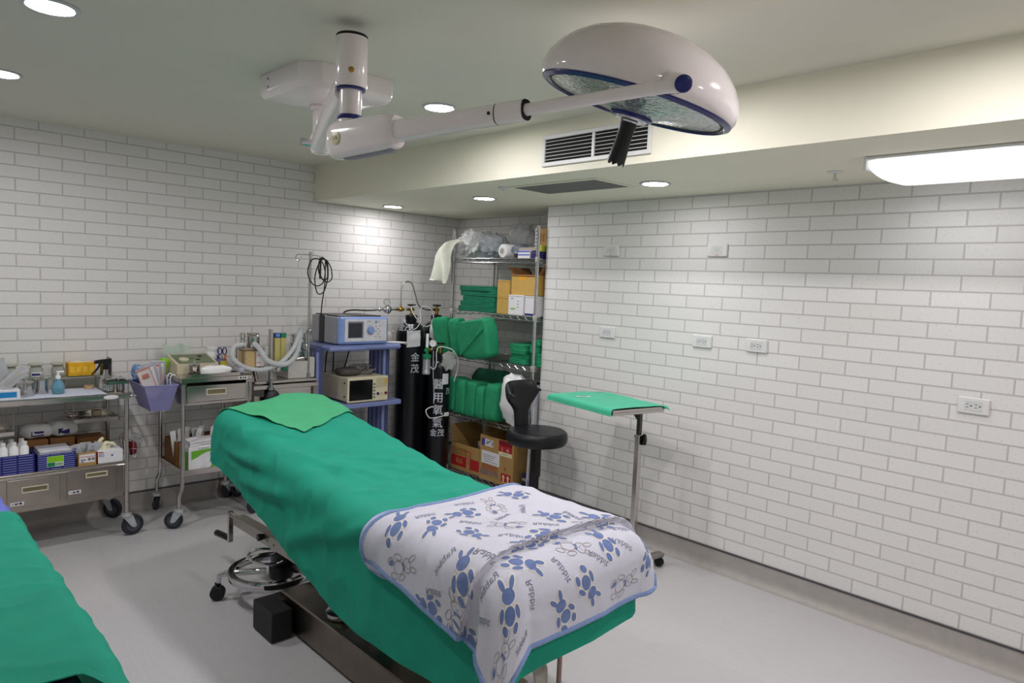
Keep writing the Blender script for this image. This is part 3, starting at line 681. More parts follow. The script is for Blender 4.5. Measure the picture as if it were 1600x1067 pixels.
inst_tray(-2.700, -2.463, -.40, -.12, .700, 'shallow steel tray of instruments hanging under the right half of the trolley top', 3)
inst_tray(-3.24, -2.985, -.40, -.12, .665, 'shallow steel tray of instruments hanging under the left half of the trolley top', 5)
q = MB(); q.lathe([(.014, 0), (.026, 0), (.026, .03), (.014, .03)], (-2.565, -.30, .722), n=24, capb=False, capt=False); tag(q.build('tape_roll', mat('beige_tape', (176, 160, 128), .6)), 'beige tape roll lying on the right hanging instrument tray', 'tape')
# lower shelf: blue striped boxes etc
ZL = .4605
def striped(x0, x1, y0, y1, h, lb, label_panel):
    t = thing('blue_striped_box', lb, 'box', ((x0 + x1) / 2, (y0 + y1) / 2, ZL), 'blue striped boxes on the trolley shelf')
    q = MB(); w = .003
    q.box(x0, x1, y0, y0 + w, ZL, ZL + h); q.box(x0, x1, y1 - w, y1, ZL, ZL + h); q.box(x0, x0 + w, y0 + w, y1 - w, ZL, ZL + h); q.box(x1 - w, x1, y0 + w, y1 - w, ZL, ZL + h); q.box(x0 + w, x1 - w, y0 + w, y1 - w, ZL, ZL + w)
    q.build('carton', mat('striped_box_blue', (24, 32, 108), .5), t)
    q = MB(); n = 8
    for k in range(n):
        z = ZL + h * (k + .5) / n
        for (a, b) in ((.02, .30), (.34, .62), (.66, .96)): q.box(lerp(x0, x1, a), lerp(x0, x1, b), y0 - .0006, y0 - .0001, z - .0014, z + .0014)
    q.build('white_stripes', mat('stripe_print', (150, 158, 214), .5), t)
    if label_panel:
        q = MB(); q.box(x0 + .045, x0 + .125, y0 - .0016, y0 - .0008, ZL + .018, ZL + .078)
        q.cur = 1; q.box(x0 + .047, x0 + .123, y0 - .0020, y0 - .0016, ZL + .044, ZL + .076); q.cur = 2; q.box(x0 + .047, x0 + .083, y0 - .0020, y0 - .0016, ZL + .02, ZL + .042)
        q.cur = 3
        for k in range(7): q.box(x0 + .087 + k * .005, x0 + .0895 + k * .005, y0 - .0020, y0 - .0016, ZL + .024, ZL + .036)
        q.build('label', [mat('label_pale', (196, 220, 190), .6), lime, green, ink], t)
striped(-3.12, -2.902, -.455, -.27, .105, 'blue striped box holding white bottles at the left of the trolley shelf', False)
striped(-2.890, -2.705, -.455, -.27, .092, 'blue striped box with a green label holding white sheets', True)
for k in range(8):
    x = -3.10 + .048 * (k % 4) + .012; y = -.425 + .09 * (k // 4)
    c = thing('white_bottle', 'white translucent bottle standing in the left blue striped box, ' + ('front' if k < 4 else 'back') + ' row', 'bottle', (x, y, ZL + .0035), 'white bottles in the blue box')
    q = MB(); q.lathe([(.018, 0), (.021, .003), (.021, .135), (.012, .150)], (x, y, ZL + .0035), n=20); q.build('body', filmw, c)
    q = MB(); q.lathe([(.013, .150), (.013, .168), (.009, .170)], (x, y, ZL + .0035), n=16); q.build('cap', white, c)
q = MB()
for k in range(6): q.box(-2.883 + .001 * k, -2.714 - .0012 * k, -.447 + .002 * k, -.279, ZL + .0035 + k * .0175, ZL + .0205 + k * .0175, .004)
tag(q.build('sheet_stack', mat('white_sheets', (206, 208, 216), .7)), 'stack of white sheets in the blue box with the green label', 'sheets')
def crumple_pack(x, y, z, r, lb, cat='packet', grp=None, m=filmw, seed=1, extra=None):
    t = thing('packet', lb, cat, (x, y, z), grp)
    q = MB(); q.blob((x, y, z + r[2] * 1.0), r, 3.2, .22, 2.2, seed, 18)
    mz = min(p.z for p in q.v); q.v = [V((p.x, p.y, p.z - mz + z + .0005)) for p in q.v]
    q.build('wrapper', m, t, ang=50)
    q = MB(); q.box(x - r[0] * .45, x + r[0] * .35, y - r[1] * 1.0 - .002, y - r[1] * .92, z + r[2] * .5, z + r[2] * 1.2); q.build('printed_strip', extra or navy, t)
# kraft carton with white label full of packets
def open_carton(nm, x0, x1, y0, y1, z0, h, lb, m=kraft, cat='box', grp=None, w=.003):
    t = thing(nm, lb, cat, ((x0 + x1) / 2, (y0 + y1) / 2, z0), grp)
    q = MB(); q.box(x0, x1, y0, y0 + w, z0, z0 + h); q.box(x0, x1, y1 - w, y1, z0, z0 + h); q.box(x0, x0 + w, y0 + w, y1 - w, z0, z0 + h); q.box(x1 - w, x1, y0 + w, y1 - w, z0, z0 + h); q.box(x0 + w, x1 - w, y0 + w, y1 - w, z0, z0 + w)
    q.build('carton', m, t); return t
t = open_carton('kraft_box', -2.693, -2.603, -.455, -.30, ZL, .078, 'small kraft box with a printed white label full of packets on the trolley shelf')
q = MB(); q.box(-2.688, -2.610, -.4562, -.4552, ZL + .018, ZL + .066); q.cur = 1; q.box(-2.685, -2.613, -.4566, -.4562, ZL + .050, ZL + .053); q.cur = 2
for (a, b, c, d) in ((.004, .030, .030, .038), (.040, .056, .028, .044), (.060, .074, .028, .044), (.004, .020, .020, .026)): q.box(-2.686 + a, -2.686 + b, -.4566, -.4562, ZL + c, ZL + d)
q.build('label', [paper, red, greyink], t)
for k in range(5):
    pouch(-2.69 + k * .018, -.42 + .02 * (k % 3), ZL + .07, .055, .085, TR(-2.685 + k * .019, -.425 + .022 * (k % 3), ZL + .045, .2 * (k - 2), .3, .14 * (k - 2)), 'small blue printed sterile packet standing in the kraft box with the white label', mat('blue_packet', (84, 104, 180), .5), 'packets in the kraft box')
t = thing('surgical_glove_box', 'white and red glove dispenser box at the right end of the trolley shelf', 'box', (-2.53, -.40, ZL))
q = MB(); q.box(-2.594, -2.462, -.455, -.34, ZL, ZL + .072, .002); q.build('carton', paper, t)
q = MB(); q.box(-2.5948, -2.5942, -.455, -.34, ZL + .001, ZL + .071); q.box(-2.592, -2.566, -.4558, -.4552, ZL + .063, ZL + .069); q.build('red_side', mat('carton_red', (176, 60, 44), .6), t)
q = MB(); q.M = FACE_Y(-2.575, -.4556, ZL + .047); q.text('8S', .030, Matrix()); q.M = Matrix(); q.lathe([(.001, 0), (.006, 0), (.006, .0004), (.001, .0004)], (-2.52, -.4552, ZL + .043), (0, -1, 0), n=16); q.build('print', blue, t)
q = MB()
for k, pts in enumerate(([(-2.57, -.39, .0), (-2.575, -.39, .03), (-2.565, -.39, .055), (-2.55, -.39, .066)], [(-2.55, -.40, .0), (-2.55, -.40, .025), (-2.535, -.40, .038), (-2.515, -.40, .03)], [(-2.53, -.385, 0), (-2.52, -.385, .022), (-2.50, -.385, .026), (-2.485, -.385, .012)])):
    P = spline([(a, b, ZL + .071 + c) for a, b, c in pts], 5); q.tube(P, [lerp(.016, .008, i / (len(P) - 1)) for i in range(len(P))], 10)
q.build('glove_tuft', mat('latex', (226, 222, 190), .55), t)
# brown boxes and packets behind
for (x0, x1, h, lb) in ((-2.93, -2.80, .13, 'brown box behind the blue boxes on the trolley shelf, leftmost'), (-2.79, -2.665, .13, 'brown box behind the green labelled box on the trolley shelf'), (-2.655, -2.50, .115, 'brown box behind the white glove box on the trolley shelf')):
    t = thing('brown_box', lb, 'box', ((x0 + x1) / 2, -.17, ZL), 'brown boxes at the back of the trolley shelf')
    q = MB(); q.box(x0, x1, -.24, -.10, ZL, ZL + h, .002); q.build('carton', kraft_d, t)
    q = MB(); q.box(x0 + .03, x1 - .03, -.2408, -.2402, ZL + h * .55, ZL + h * .75); q.build('print', mat('brown_print', (84, 56, 34), .7), t)
pm = filmw
crumple_pack(-2.845, -.17, ZL + .1305, (.075, .05, .04), 'crumpled clear packet on the leftmost brown box of the trolley shelf', 'packet', 'packets on the brown boxes', pm, 4)
crumple_pack(-2.715, -.18, ZL + .1305, (.07, .05, .045), 'crumpled white printed packet on the brown box behind the green label', 'packet', 'packets on the brown boxes', pm, 9)
# wire side basket with a red pack
t = thing('wire_basket', 'small wire basket hooked on the right side of the instrument trolley', 'basket', (-2.375, -.25, .44))
q = MB(); n = 24
def ell(k, z, a, b): return (-2.366 + a * math.cos(k), -.25 + b * math.sin(k), z)
for (z, a, b) in ((.56, .060, .11), (.50, .050, .10), (.445, .036, .085)): q.tube([ell(2 * PI * k / n, z, a, b) for k in range(n)], .0022, 6, closed=True)
for k in range(14):
    an = 2 * PI * k / 14; q.tube([ell(an, .56, .060, .11), ell(an, .50, .050, .10), ell(an, .445, .036, .085)], .0016, 5)
for k in range(-3, 4): q.tube([(-2.366 - .034 * math.sqrt(1 - (k / 4) ** 2), -.25 + k * .021, .4445), (-2.366 + .034 * math.sqrt(1 - (k / 4) ** 2), -.25 + k * .021, .4445)], .0016, 5)
q.build('wires', chrome, t)
q = MB(); q.tube([(-2.420, -.25, .56), (-2.428, -.25, .585), (-2.4285, -.25, .61)], .003, 6); q.build('hook', steel, t)
q = MB(); q.blob((-2.366, -.275, .49), (.026, .042, .043), 2.6, .12, 2, 3, 18); tag(q.build('red_pouch', dred), 'dark red pouch lying in the wire side basket', 'pouch')
q = MB(); q.blob((-2.368, -.185, .52), (.024, .036, .074), 2.6, .15, 2, 5, 18); tag(q.build('white_pouch', paper), 'crumpled white wrapper sticking up from the wire side basket', 'wrapper')

# ------------------------------------------------------------------ middle cart with one drawer
t = thing('supply_cart', 'narrow stainless cart with one drawer standing right of the instrument trolley', 'trolley', (-1.94, -.30, 0))
xl, xr, yf, yb = -2.142, -1.73, -.515, -.085
for (x, y, rz, dx) in ((xl, yf, 2.6, -.022), (xl, yb, 1.5, -.022), (xr, yf, .4, .022), (xr, yb, .4, .022)):
    leg(t, [(x, y, .90), (x, y, .60), (x, y, .36), (x + dx * .15, y, .26), (x + dx * .85, y, .21), (x + dx, y, .16), (x + dx, y, .115)]); caster(t, x + dx, y, .118, .054, rz)
q = MB(); q.box(xl - .018, xr + .02, yf - .014, yb + .014, .912, .945, .004)
q.box(xl - .006, xl + .02, yf - .006, yb, .772, .912, .002); q.box(xr - .02, xr + .018, yf - .006, yb, .772, .912, .002); q.box(xl + .02, xr - .02, yf - .006, yb, .772, .789, .002); q.box(xl + .02, xr - .02, yb - .01, yb, .789, .912); q.build('drawer_case', steel, t)
drawer(t, xl + .022, xr - .022, yf - .004, .791, .893, -1.945, .850, .125, .040, m=steel)
q = MB(); q.M = TR(-1.775, yf - .0145, .928); q.box(-.030, .030, -.001, 0, -.010, .010); q.cur = 1
for (a, b, c, d) in ((-.022, -.008, -.005, .006), (-.002, .008, -.005, .005), (.012, .022, -.005, .006)): q.box(a, b, -.0014, -.001, c, d)
q.build('sticker', [paper, ink], t)
q = MB(); q.box(xl + .004, xr - .004, yf + .004, yb - .004, .345, .352)
for a in ((xl + .004, xr - .004, yf - .002, yf + .004), (xl + .004, xr - .004, yb - .004, yb + .002), (xl - .002, xl + .004, yf, yb), (xr - .004, xr + .002, yf, yb)): q.box(*a, .325, .362, .001)
q.build('lower_shelf', steel, t)
t = open_carton('kraft_box', -2.122, -1.80, -.33, -.11, .3525, .155, 'brown cardboard box packed with syringes on the lower shelf of the supply cart', kraft_d)
for k in range(9):
    x = -2.105 + k * .036
    s = thing('syringe', 'wrapped syringe standing in the brown box on the lower shelf of the supply cart', 'syringe', (x, -.25, .40), 'syringes in the brown box')
    q = MB(); q.M = TR(x, -.27 + .03 * (k % 3), .40, 0, .18, .12 * ((k % 4) - 1.5)); q.sheet(lambda u, v: ((u - .5) * .034, -.008, v * .185), 2, 4, -.001); q.build('wrapper', filmw, s)
    q = MB(); q.M = TR(x, -.27 + .03 * (k % 3), .40, 0, .18, .12 * ((k % 4) - 1.5)); q.cyl((0, 0, .02), (0, 0, .15), .006, n=10); q.cyl((0, 0, .15), (0, 0, .172), .003, n=8); q.cyl((0, 0, .172), (0, 0, .176), .007, n=10); q.build('barrel', navy if k % 3 == 1 else paper, s)
t = thing('white_green_box', 'white box with a green curved print on the lower shelf of the supply cart', 'box', (-1.99, -.44, .3525))
q = MB(); q.box(-2.105, -1.885, -.508, -.345, .3525, .500, .002); q.build('carton', mat('glossy_card', (226, 224, 228), .45), t)
yy = -.5086; lg = mat('print_green', (104, 176, 46), .5)
q = MB(); F = FACE_Y(-1.995, yy, .4265)
def fp(poly, m): 
    q.cur = m; q.prism(poly, 0, .0006, F)
top = [(-.094 + i * .0095, .016 + .014 * math.sin(PI * i / 20)) for i in range(21)]
q.cur = 0; fp([(-.094, .050)] + [(.094, .058)] + [(.094, .022)] + [(.06, .034), (.03, .040), (0, .036), (-.03, .024), (-.06, .006), (-.094, -.006)], 0)
fp([(.02, -.066), (.094, -.062), (.094, .02), (.07, -.006), (.045, -.034)], 0)
q.cur = 1; q.lathe([(.0065, 0), (.0065, .0008)], F @ V((.028, .022, .0002)), (0, -1, 0), n=16)
q.cur = 0; q.box(-2.1056, -2.1051, -.50, -.36, .356, .47)
q.text("'e smart", .022, F @ Matrix.Translation((-.02, .062, .0007)))
q.build('print', [lg, mat('dark_print', (50, 46, 70), .5)], t)
for k in range(3):
    q = MB(); z = .5005 + k * .0125; q.sheet(lambda u, v: (lerp(-2.095, -1.90, u), lerp(-.50, -.36, v), z + .010 + .004 * noise.noise(V((u * 3, v * 3, k)))), 10, 8, .009)
    tag(q.build('flat_pack', paper), 'flat white paper pack on the green printed box, ' + ('bottom', 'middle', 'top')[k] + ' of three', 'pack', 'flat packs on the green printed box')
# on top of the supply cart
ZC2 = .9455
t = thing('suction_unit', 'ivory desktop unit with a sloping green top panel and knob on the supply cart', 'device', (-1.98, -.21, ZC2))
q = MB(); F = Matrix.Rotation(PI / 2, 4, 'Z') @ Matrix.Rotation(PI / 2, 4, 'X')
def wedge(x0, x1, prof): 
    n = len(prof); vs = [(x0, y, z) for y, z in prof] + [(x1, y, z) for y, z in prof]
    q.add(vs, [tuple(range(n)), tuple(range(n, 2 * n))] + [(i, (i + 1) % n, n + (i + 1) % n, n + i) for i in range(n)])
wedge(-2.115, -1.855, [(-.325, ZC2), (-.325, ZC2 + .060), (-.13, ZC2 + .105), (-.11, ZC2 + .105), (-.11, ZC2)]); q.build('casing', beige, t)
q = MB(); vs = []
for (a, b) in ((-2.100, -.315), (-1.870, -.315), (-1.870, -.14), (-2.100, -.14)): vs += [(a, b, ZC2 + .060 + (b + .325) * .2308 + .0008), (a, b, ZC2 + .060 + (b + .325) * .2308 + .002)]
q.add(vs, [(0, 2, 4, 6), (1, 3, 5, 7), (0, 2, 3, 1), (2, 4, 5, 3), (4, 6, 7, 5), (6, 0, 1, 7)]); pn_ = q.build('green_panel', mat('sage_panel', (110, 122, 92), .55), t)
q = MB(); q.lathe([(.030, 0), (.031, .010), (.022, .014), (.002, .015)], (-2.052, -.255, ZC2 + .0785), (0, -.225, .974), n=28); q.build('dial', beige, t)
q = MB()
for (x, y) in ((-1.93, -.19), (-1.96, -.25)): q.M = TR(x, y, ZC2 + .062 + (y + .325) * .2308, 0, .227); q.box(-.012, .012, -.008, .008, 0, .004, .001)
q.M = TR(-1.985, -.225, ZC2 + .0622 + .1 * .2308, .5, .1); q.box(-.035, .035, -.0015, .0015, 0, .0015)
q.build('switch', ink, t)
canister(-2.035, -.40, ZC2, .033, .078, 'small lidded steel canister in front of the ivory unit on the supply cart')
t = thing('steel_tray', 'long shallow steel tray holding a clear plastic roll at the front of the supply cart', 'tray', (-1.93, -.465, ZC2))
q = MB(); x0, x1, y0, y1 = -2.10, -1.79, -.522, -.440
q.box(x0, x1, y0, y1, ZC2, ZC2 + .003)
for a in ((x0, x1, y0, y0 + .003), (x0, x1, y1 - .003, y1), (x0, x0 + .003, y0 + .003, y1 - .003), (x1 - .003, x1, y0 + .003, y1 - .003)): q.box(*a, ZC2 + .003, ZC2 + .020)
q.build('pan', steel, t)
q = MB(); q.tube([(x0 - .006, y, ZC2 + .016) for y in (y0 + .02, y0 + .03, y0 + .05, y0 + .06)], .003, 6); q.build('grip', steel, t)
def crk(name, mb, lb, cat, m, **k): return tag(mb.build(name, m, ang=50), lb, cat, **k)
q = MB(); q.blob((-1.93, -.480, ZC2 + .034), (.095, .032, .030), 3, .14, 2.5, 12, 22); crk('plastic_roll', q, 'crumpled clear plastic roll lying in the long steel tray', 'plastic roll', filmw)
t = thing('pen_cup', 'clear cup of scissors and pens at the right back of the supply cart', 'cup', (-1.79, -.20, ZC2))
q = MB(); q.lathe([(.030, 0), (.032, .003), (.036, .072), (.034, .072), (.030, .006), (.001, .005)], (-1.79, -.20, ZC2), n=28, capt=False); q.build('cup', mat('violet_acrylic', (150, 150, 196), .15, alpha=.6), t)
q = MB(); q.sheet(lambda u, v: (-1.79 + .0365 * math.sin((u - .3) * 1.6), -.20 - .0375 * math.cos((u - .3) * 1.6), ZC2 + .012 + .050 * v), 8, 1); q.build('paper_label', mat('yellow_label', (226, 206, 60), .6), t)
def stick(nm, lb, m, dx, dy, h, r, cat='pen'):
    q = MB(); q.tube([(-1.79 + dx * .5, -.20 + dy * .5, ZC2 + .007), (-1.79 + dx, -.20 + dy, ZC2 + .6 * h), (-1.79 + dx * 1.4, -.20 + dy * 1.4, ZC2 + h)], r, 10); tag(q.build(nm, m), lb, cat)
stick('pen', 'dark blue pen at the left in the pen cup', navy, -.020, -.004, .100, .004)
stick('marker', 'orange capped marker at the right in the pen cup', orange, .020, -.006, .100, .006, 'marker')
stick('pencil', 'slim purple pen in the middle of the pen cup', mat('purple', (80, 60, 140), .4), -.006, .014, .095, .0035)
t = thing('scissors', 'dark blue handled scissors standing handles up in the pen cup', 'scissors', (-1.785, -.20, ZC2 + .006))
q = MB(); q.tube([(-1.788, -.20, ZC2 + .008), (-1.782, -.198, ZC2 + .10)], .003, 8); q.build('blades', steel, t)
q = MB()
for s in (-1, 1): q.tube([(-1.782 + s * .016 + .013 * math.cos(a), -.198, ZC2 + .124 + .024 * math.sin(a)) for a in [2 * PI * k / 16 for k in range(16)]], .0038, 8, closed=True)
q.build('handles', navy, t)
t = thing('white_canister', 'white plastic canister behind the pen cup on the supply cart', 'canister', (-1.815, -.125, ZC2))
q = MB(); q.lathe([(.036, 0), (.038, .003), (.038, .118), (.034, .124)], (-1.825, -.132, ZC2), n=32); q.build('body', filmw, t)
q = MB(); q.lathe([(.039, .1245), (.039, .145), (.034, .148)], (-1.825, -.132, ZC2), n=32); q.build('lid', white, t)
q = MB(); q.sheet(lambda u, v: (-2.13 + .01 + .15 * u + .03 * (v - .5) * (1 - 2 * u) * -1, -.095 + .012 * math.sin(u * 9) * v, ZC2 + .01 + .155 * v + .010 * math.sin(u * 11 + 1)), 20, 10, .001); crk('plastic_bag', q, 'pale translucent plastic bag standing behind the ivory unit', 'bag', mat('pale_green_film', (206, 222, 210), .3, alpha=.75))
q = MB(); q.blob((-2.155, -.20, ZC2 + .055), (.030, .016, .036), 2.4, .3, 2, 21, 16); q.blob((-2.15, -.205, ZC2 + .018), (.014, .013, .02), 2.4, .2, 2, 22, 12); crk('green_tag', q, 'bright lime green crumpled tag on the left back corner of the supply cart', 'tag', lime)
q = MB(); q.blob((-1.755, -.42, ZC2 + .022), (.022, .062, .022), 2.6, .18, 2.2, 31, 18); crk('plastic_sleeve', q, 'clear violet tinged plastic sleeve lying at the right edge of the supply cart', 'sleeve', mat('violet_film', (196, 196, 216), .2, alpha=.7))
# purple basket hung on its left side
t = thing('purple_basket', 'translucent purple plastic basket hung on the left side of the supply cart', 'basket', (-2.245, -.39, .745))
pm_ = mat('purple_plastic', (150, 150, 200), .3, alpha=.66)
q = MB(); bx = [(-2.315, -2.205, -.475, -.235, .750), (-2.362, -2.172, -.520, -.195, .905)]
def ring4(b): return [V((b[0], b[2], b[4])), V((b[1], b[2], b[4])), V((b[1], b[3], b[4])), V((b[0], b[3], b[4]))]
lo_, hi_ = ring4(bx[0]), ring4(bx[1])
for k in range(4):
    a, b, c, d = lo_[k], lo_[(k + 1) % 4], hi_[(k + 1) % 4], hi_[k]
    q.sheet(lambda u, v: (a.lerp(b, u)).lerp(d.lerp(c, u), v), 6, 4, .003)
q.sheet(lambda u, v: lo_[0].lerp(lo_[1], u).lerp(lo_[3].lerp(lo_[2], u), v), 4, 4, .003)
q.build('shell', pm_, t)
q = MB(); q.tube([p + V((0, 0, .002)) for p in hi_], .005, 8, closed=True); q.build('rim', pm_, t)
q = MB()
for y in (-.40, -.34): q.tube(spline([(-2.176, y, .86), (-2.180, y, .93), (-2.165, y, .955), (-2.150, y, .947)], 5), .004, 8)
q.build('hook', white, t)
for k in range(7):
    t = thing('sterile_packet', 'white sterile packet standing in the purple basket', 'packet', (-2.30 + k * .014, -.49 + k * .028, .80), 'packets in the purple basket')
    M0 = TR(-2.285 + .011 * k, -.440 + .026 * k, .828 + .008 * (k % 3), -.62 + .05 * k, -.10, -.42 + .075 * k + .05 * (k % 2))
    q = MB(); q.M = M0; q.sheet(lambda u, v: ((u - .5) * .085, .004 * math.sin(PI * u) * math.sin(PI * v), v * .19), 6, 8, .003); q.build('paper_back', paper if k % 2 else mat('pale_packet', (212, 206, 202), .5), t)
    q = MB(); q.M = M0; q.box(-.0425, .0425, -.0008, -.0002, .176, .186); q.box(-.041, -.037, -.0008, -.0002, .01, .176); q.box(.037, .041, -.0008, -.0002, .01, .176); q.box(-.02, .022, -.0008, -.0002, .125, .15); q.build('print', mat('packet_grey', (150, 156, 172), .5) if k % 3 else mat('packet_red', (186, 120, 110), .5), t)
q = MB(); q.blob((-2.325, -.255, .955), (.030, .05, .055), 2.3, .35, 2.2, 41, 18); crk('blue_bag', q, 'blue and white printed plastic bag stuffed in the back of the purple basket', 'bag', mat('blue_print_film', (120, 150, 214), .4, var=.8, scale=55))
# ------------------------------------------------------------------ operating table
BX0, BX1, BYF, BYH = -2.255, -1.668, -3.565, -1.425     # drape support rectangle
def ztop(y): 
    s = (y + 2.62) / 1.2
    z = .752 + (.170 * s if s > 0 else 0)
    if -2.85 < y < -2.39: z = .752 + .170 * (sm(0, 1, .0) + max(0, (y + 2.85)) ** 2 / (4 * .23)) / 1.2
    return z
class Drape:
    """cloth lying on a rectangle and hanging over its edges; P(a, b) maps flat cloth coordinates to space"""
    def __init__(s, x0, x1, y0, y1, zt, R=.035, flare=.10, fold=.018, ff=19, corner=.30, off=0.0, seed=0, wr=.006): 
        s.x0, s.x1, s.y0, s.y1, s.zt, s.R, s.fl, s.fo, s.ff, s.co, s.off, s.seed, s.wr = x0, x1, y0, y1, zt, R, flare, fold, ff, corner, off, seed, wr; s.wf = lambda a, b: 1
    def raw(s, a, b):
        x = min(max(a, s.x0), s.x1); y = min(max(b, s.y0), s.y1)
        ex, ey = a - x, b - y; d = math.hypot(ex, ey)
        z = s.zt(y)
        if d < 1e-9: return V((x, y, z)), 0.0, V((0, 0, 1))
        dx, dy = ex / d, ey / d; R = s.R
        if d < R * PI / 2: t = d / R; h = R * math.sin(t); dr = R * (1 - math.cos(t)); k = t / (PI / 2)
        else: e = d - R * PI / 2; h = R + e * s.fl; dr = R + e * math.sqrt(1 - s.fl ** 2); k = 1
        cor = 2 * abs(dx * dy)
        h += s.co * cor * d * .9 * k
        per = (y if abs(dx) > abs(dy) else x) + math.atan2(dy, dx) * .25
        g = noise.noise(V((per * s.ff * .35, s.seed, 0)))
        h += s.fo * min(1.6, dr / .22) * (.55 * math.sin(per * s.ff + 3 * g) + .8 * g)
        return V((x + dx * h, y + dy * h, z - dr)), k, V((dx, dy, 0))
    def P(s, a, b, extra=0.0):
        p, k, dr = s.raw(a, b)
        q = V((a * 2.2 + b * 1.1, b * 3.6 - a * .8, s.seed))
        n1 = noise.noise(q); n2 = 1 - abs(noise.noise(q * 1.9 + V((3, 1, 7)))); n3 = noise.noise(V((a * 9, b * 9, s.seed + 5)))
        w = s.wr * s.wf(a, b) * (n1 + 1.3 * n2 ** 5 + .25 * n3) + s.off + extra
        nrm = V((0, 0, 1)).lerp(dr, k) if k > 0 else V((0, 0, 1))
        return p + nrm.normalized() * w
IN = .05
main = Drape(BX0 + .032, BX1 - IN, BYF + IN, BYH - IN, ztop, R=.085, seed=2, wr=.0075, fold=.010, ff=8, flare=.045, corner=.05)
main.wf = lambda a, b: .25 + .75 * sm(-3.02, -2.88, b)
def pillow(a, b): return .042 * math.exp(-((a + 1.88) / .17) ** 2 - ((b + 1.45) / .16) ** 2)
def creases(a, b):
    w = 0
    for (ax, ay, bx, by, r, h) in CRS:
        d = V((bx - ax, by - ay)); L = d.length; u = ((a - ax) * d.x + (b - ay) * d.y) / (L * L); uu = max(0, min(1, u))
        dist = math.hypot(a - ax - d.x * uu, b - ay - d.y * uu); w += 1.7 * h * math.exp(-(dist / r) ** 2) * math.sin(PI * (.06 + .88 * uu))
    return w * sm(-3.02, -2.86, b)
CRS = [(-2.05, -2.25, -1.72, -2.52, .020, .010), (-2.18, -2.35, -1.95, -2.60, .022, .010), (-2.25, -2.05, -2.10, -2.55, .030, .010), (-1.95, -2.42, -1.70, -2.72, .018, .008),
       (-2.42, -1.60, -2.34, -2.10, .028, .016), (-2.50, -1.78, -2.36, -2.40, .035, .018), (-2.60, -2.25, -2.32, -2.75, .04, .016), (-2.22, -2.62, -1.80, -2.86, .020, .008),
       (-2.45, -2.60, -2.28, -2.95, .03, .012), (-2.30, -1.75, -2.05, -2.10, .022, .007), (-2.1, -2.75, -1.72, -2.95, .02, .006), (-2.55, -2.95, -2.4, -3.4, .04, .014)]
def mainP(a, b, e=0.0): return main.P(a, b, e + pillow(a, b) + creases(a, b))
def hem_left(b):   # overhang of the left edge along the table
    pts = [(-1.15, .27), (-1.43, .27), (-1.8, .29), (-2.2, .335), (-2.7, .425), (-3.16, .43), (-3.6, .42), (-4.2, .44)]
    for (y0, h0), (y1, h1) in zip(pts, pts[1:]):
        if b >= y1: t = (b - y0) / (y1 - y0); return lerp(h0, h1, min(max(t, 0), 1))
    return pts[-1][1]
bh0 = BYH + .23
def dr_map(u, v):
    b = lerp(BYF - lerp(.335, .262, u), bh0, v); a0 = BX0 - .010 - hem_left(b); a1 = BX1 + .23
    a = lerp(a0, a1, u); ex = max(main.x0 - a, 0, a - main.x1); ey = max(main.y0 - b, 0, b - main.y1)
    if ex > 0 and ey > 0:      # cloth with rounded corners, so none hangs lower than the sides
        k = max(ex, ey) / math.hypot(ex, ey); a = (main.x0 - ex * k) if a < main.x0 else (main.x1 + ex * k); b = (main.y0 - ey * k) if b < main.y0 else (main.y1 + ey * k)
    return mainP(a, b)
q = MB(); q.sheet(dr_map, 130, 220, .003)
tag(q.build('surgical_drape', drape_m, ang=80, recalc=False), 'large green cotton drape covering the middle operating table', 'drape')

# light green cloth over the head end
T_, R_, L_, B_ = (-2.06, -1.93), (-1.625, -1.675), (-2.285, -1.365), (-1.84, -1.12)
def hc(u, v):
    a = lerp(lerp(T_[0], R_[0], u), lerp(L_[0], B_[0], u), v); b = lerp(lerp(T_[1], R_[1], u), lerp(L_[1], B_[1], u), v)
    if u < .02: pass
    ed = min(u, 1 - u, v, 1 - v)
    nz = noise.noise(V((a * 7, b * 7, 4))); lift = .008 + .006 * (nz + .3) + .012 * math.exp(-((u) / .10) ** 2) * math.exp(-((v - .42) / .10) ** 2)
    p = mainP(a, b, max(.0045, lift))
    return p
q = MB(); q.sheet(hc, 70, 70, .002)
tag(q.build('head_cloth', cloth_l, ang=80, recalc=False), 'light green square cloth laid corner down over the head end of the drape', 'cloth')

# table itself
t = thing('operating_table', 'stainless steel operating table base under the large green drape', 'operating table', (-1.97, -2.6, 0))
matt = mat('table_pad', (30, 32, 36), .5)
q = MB()
def padz(y): return ztop(y)
vs = []; ys = [BYF + .03, -3.2, -2.85, -2.7, -2.55, -2.39, -2.0, BYH - .03]
for y in ys:
    for (x, dz) in ((BX0 + .035, -.10), (BX0 + .035, -.03), (BX0 + .055, -.016), (BX1 - .055, -.016), (BX1 - .035, -.03), (BX1 - .035, -.10)): vs.append((x, y, padz(y) + dz))
fs = []
for e in range(len(ys) - 1): fs += [(e * 6 + k, e * 6 + (k + 1) % 6, (e + 1) * 6 + (k + 1) % 6, (e + 1) * 6 + k) for k in range(6)]
fs += [tuple(range(6)), tuple(range((len(ys) - 1) * 6, len(ys) * 6))]
q.add(vs, fs); q.build('mattress', matt, t)
q = MB(); q.box(BX0 + .05, BX1 - .05, -3.55, -2.6, .60, .645, .004); q.build('frame', steel_d, t)
q = MB(); q.box(-2.225, -1.86, -3.30, -2.045, .012, .165, .006); q.build('base_beam', mat('dull_steel', (128, 118, 108), .30, 1.0, var=.14, scale=8), t)
q = MB(); q.box(-2.335, -2.24, -2.20, -2.008, .006, .138, .003); q.box(-2.24, -2.00, -2.10, -2.0455 + .04, .006, .138, .003); q.build('end_box', black, t)
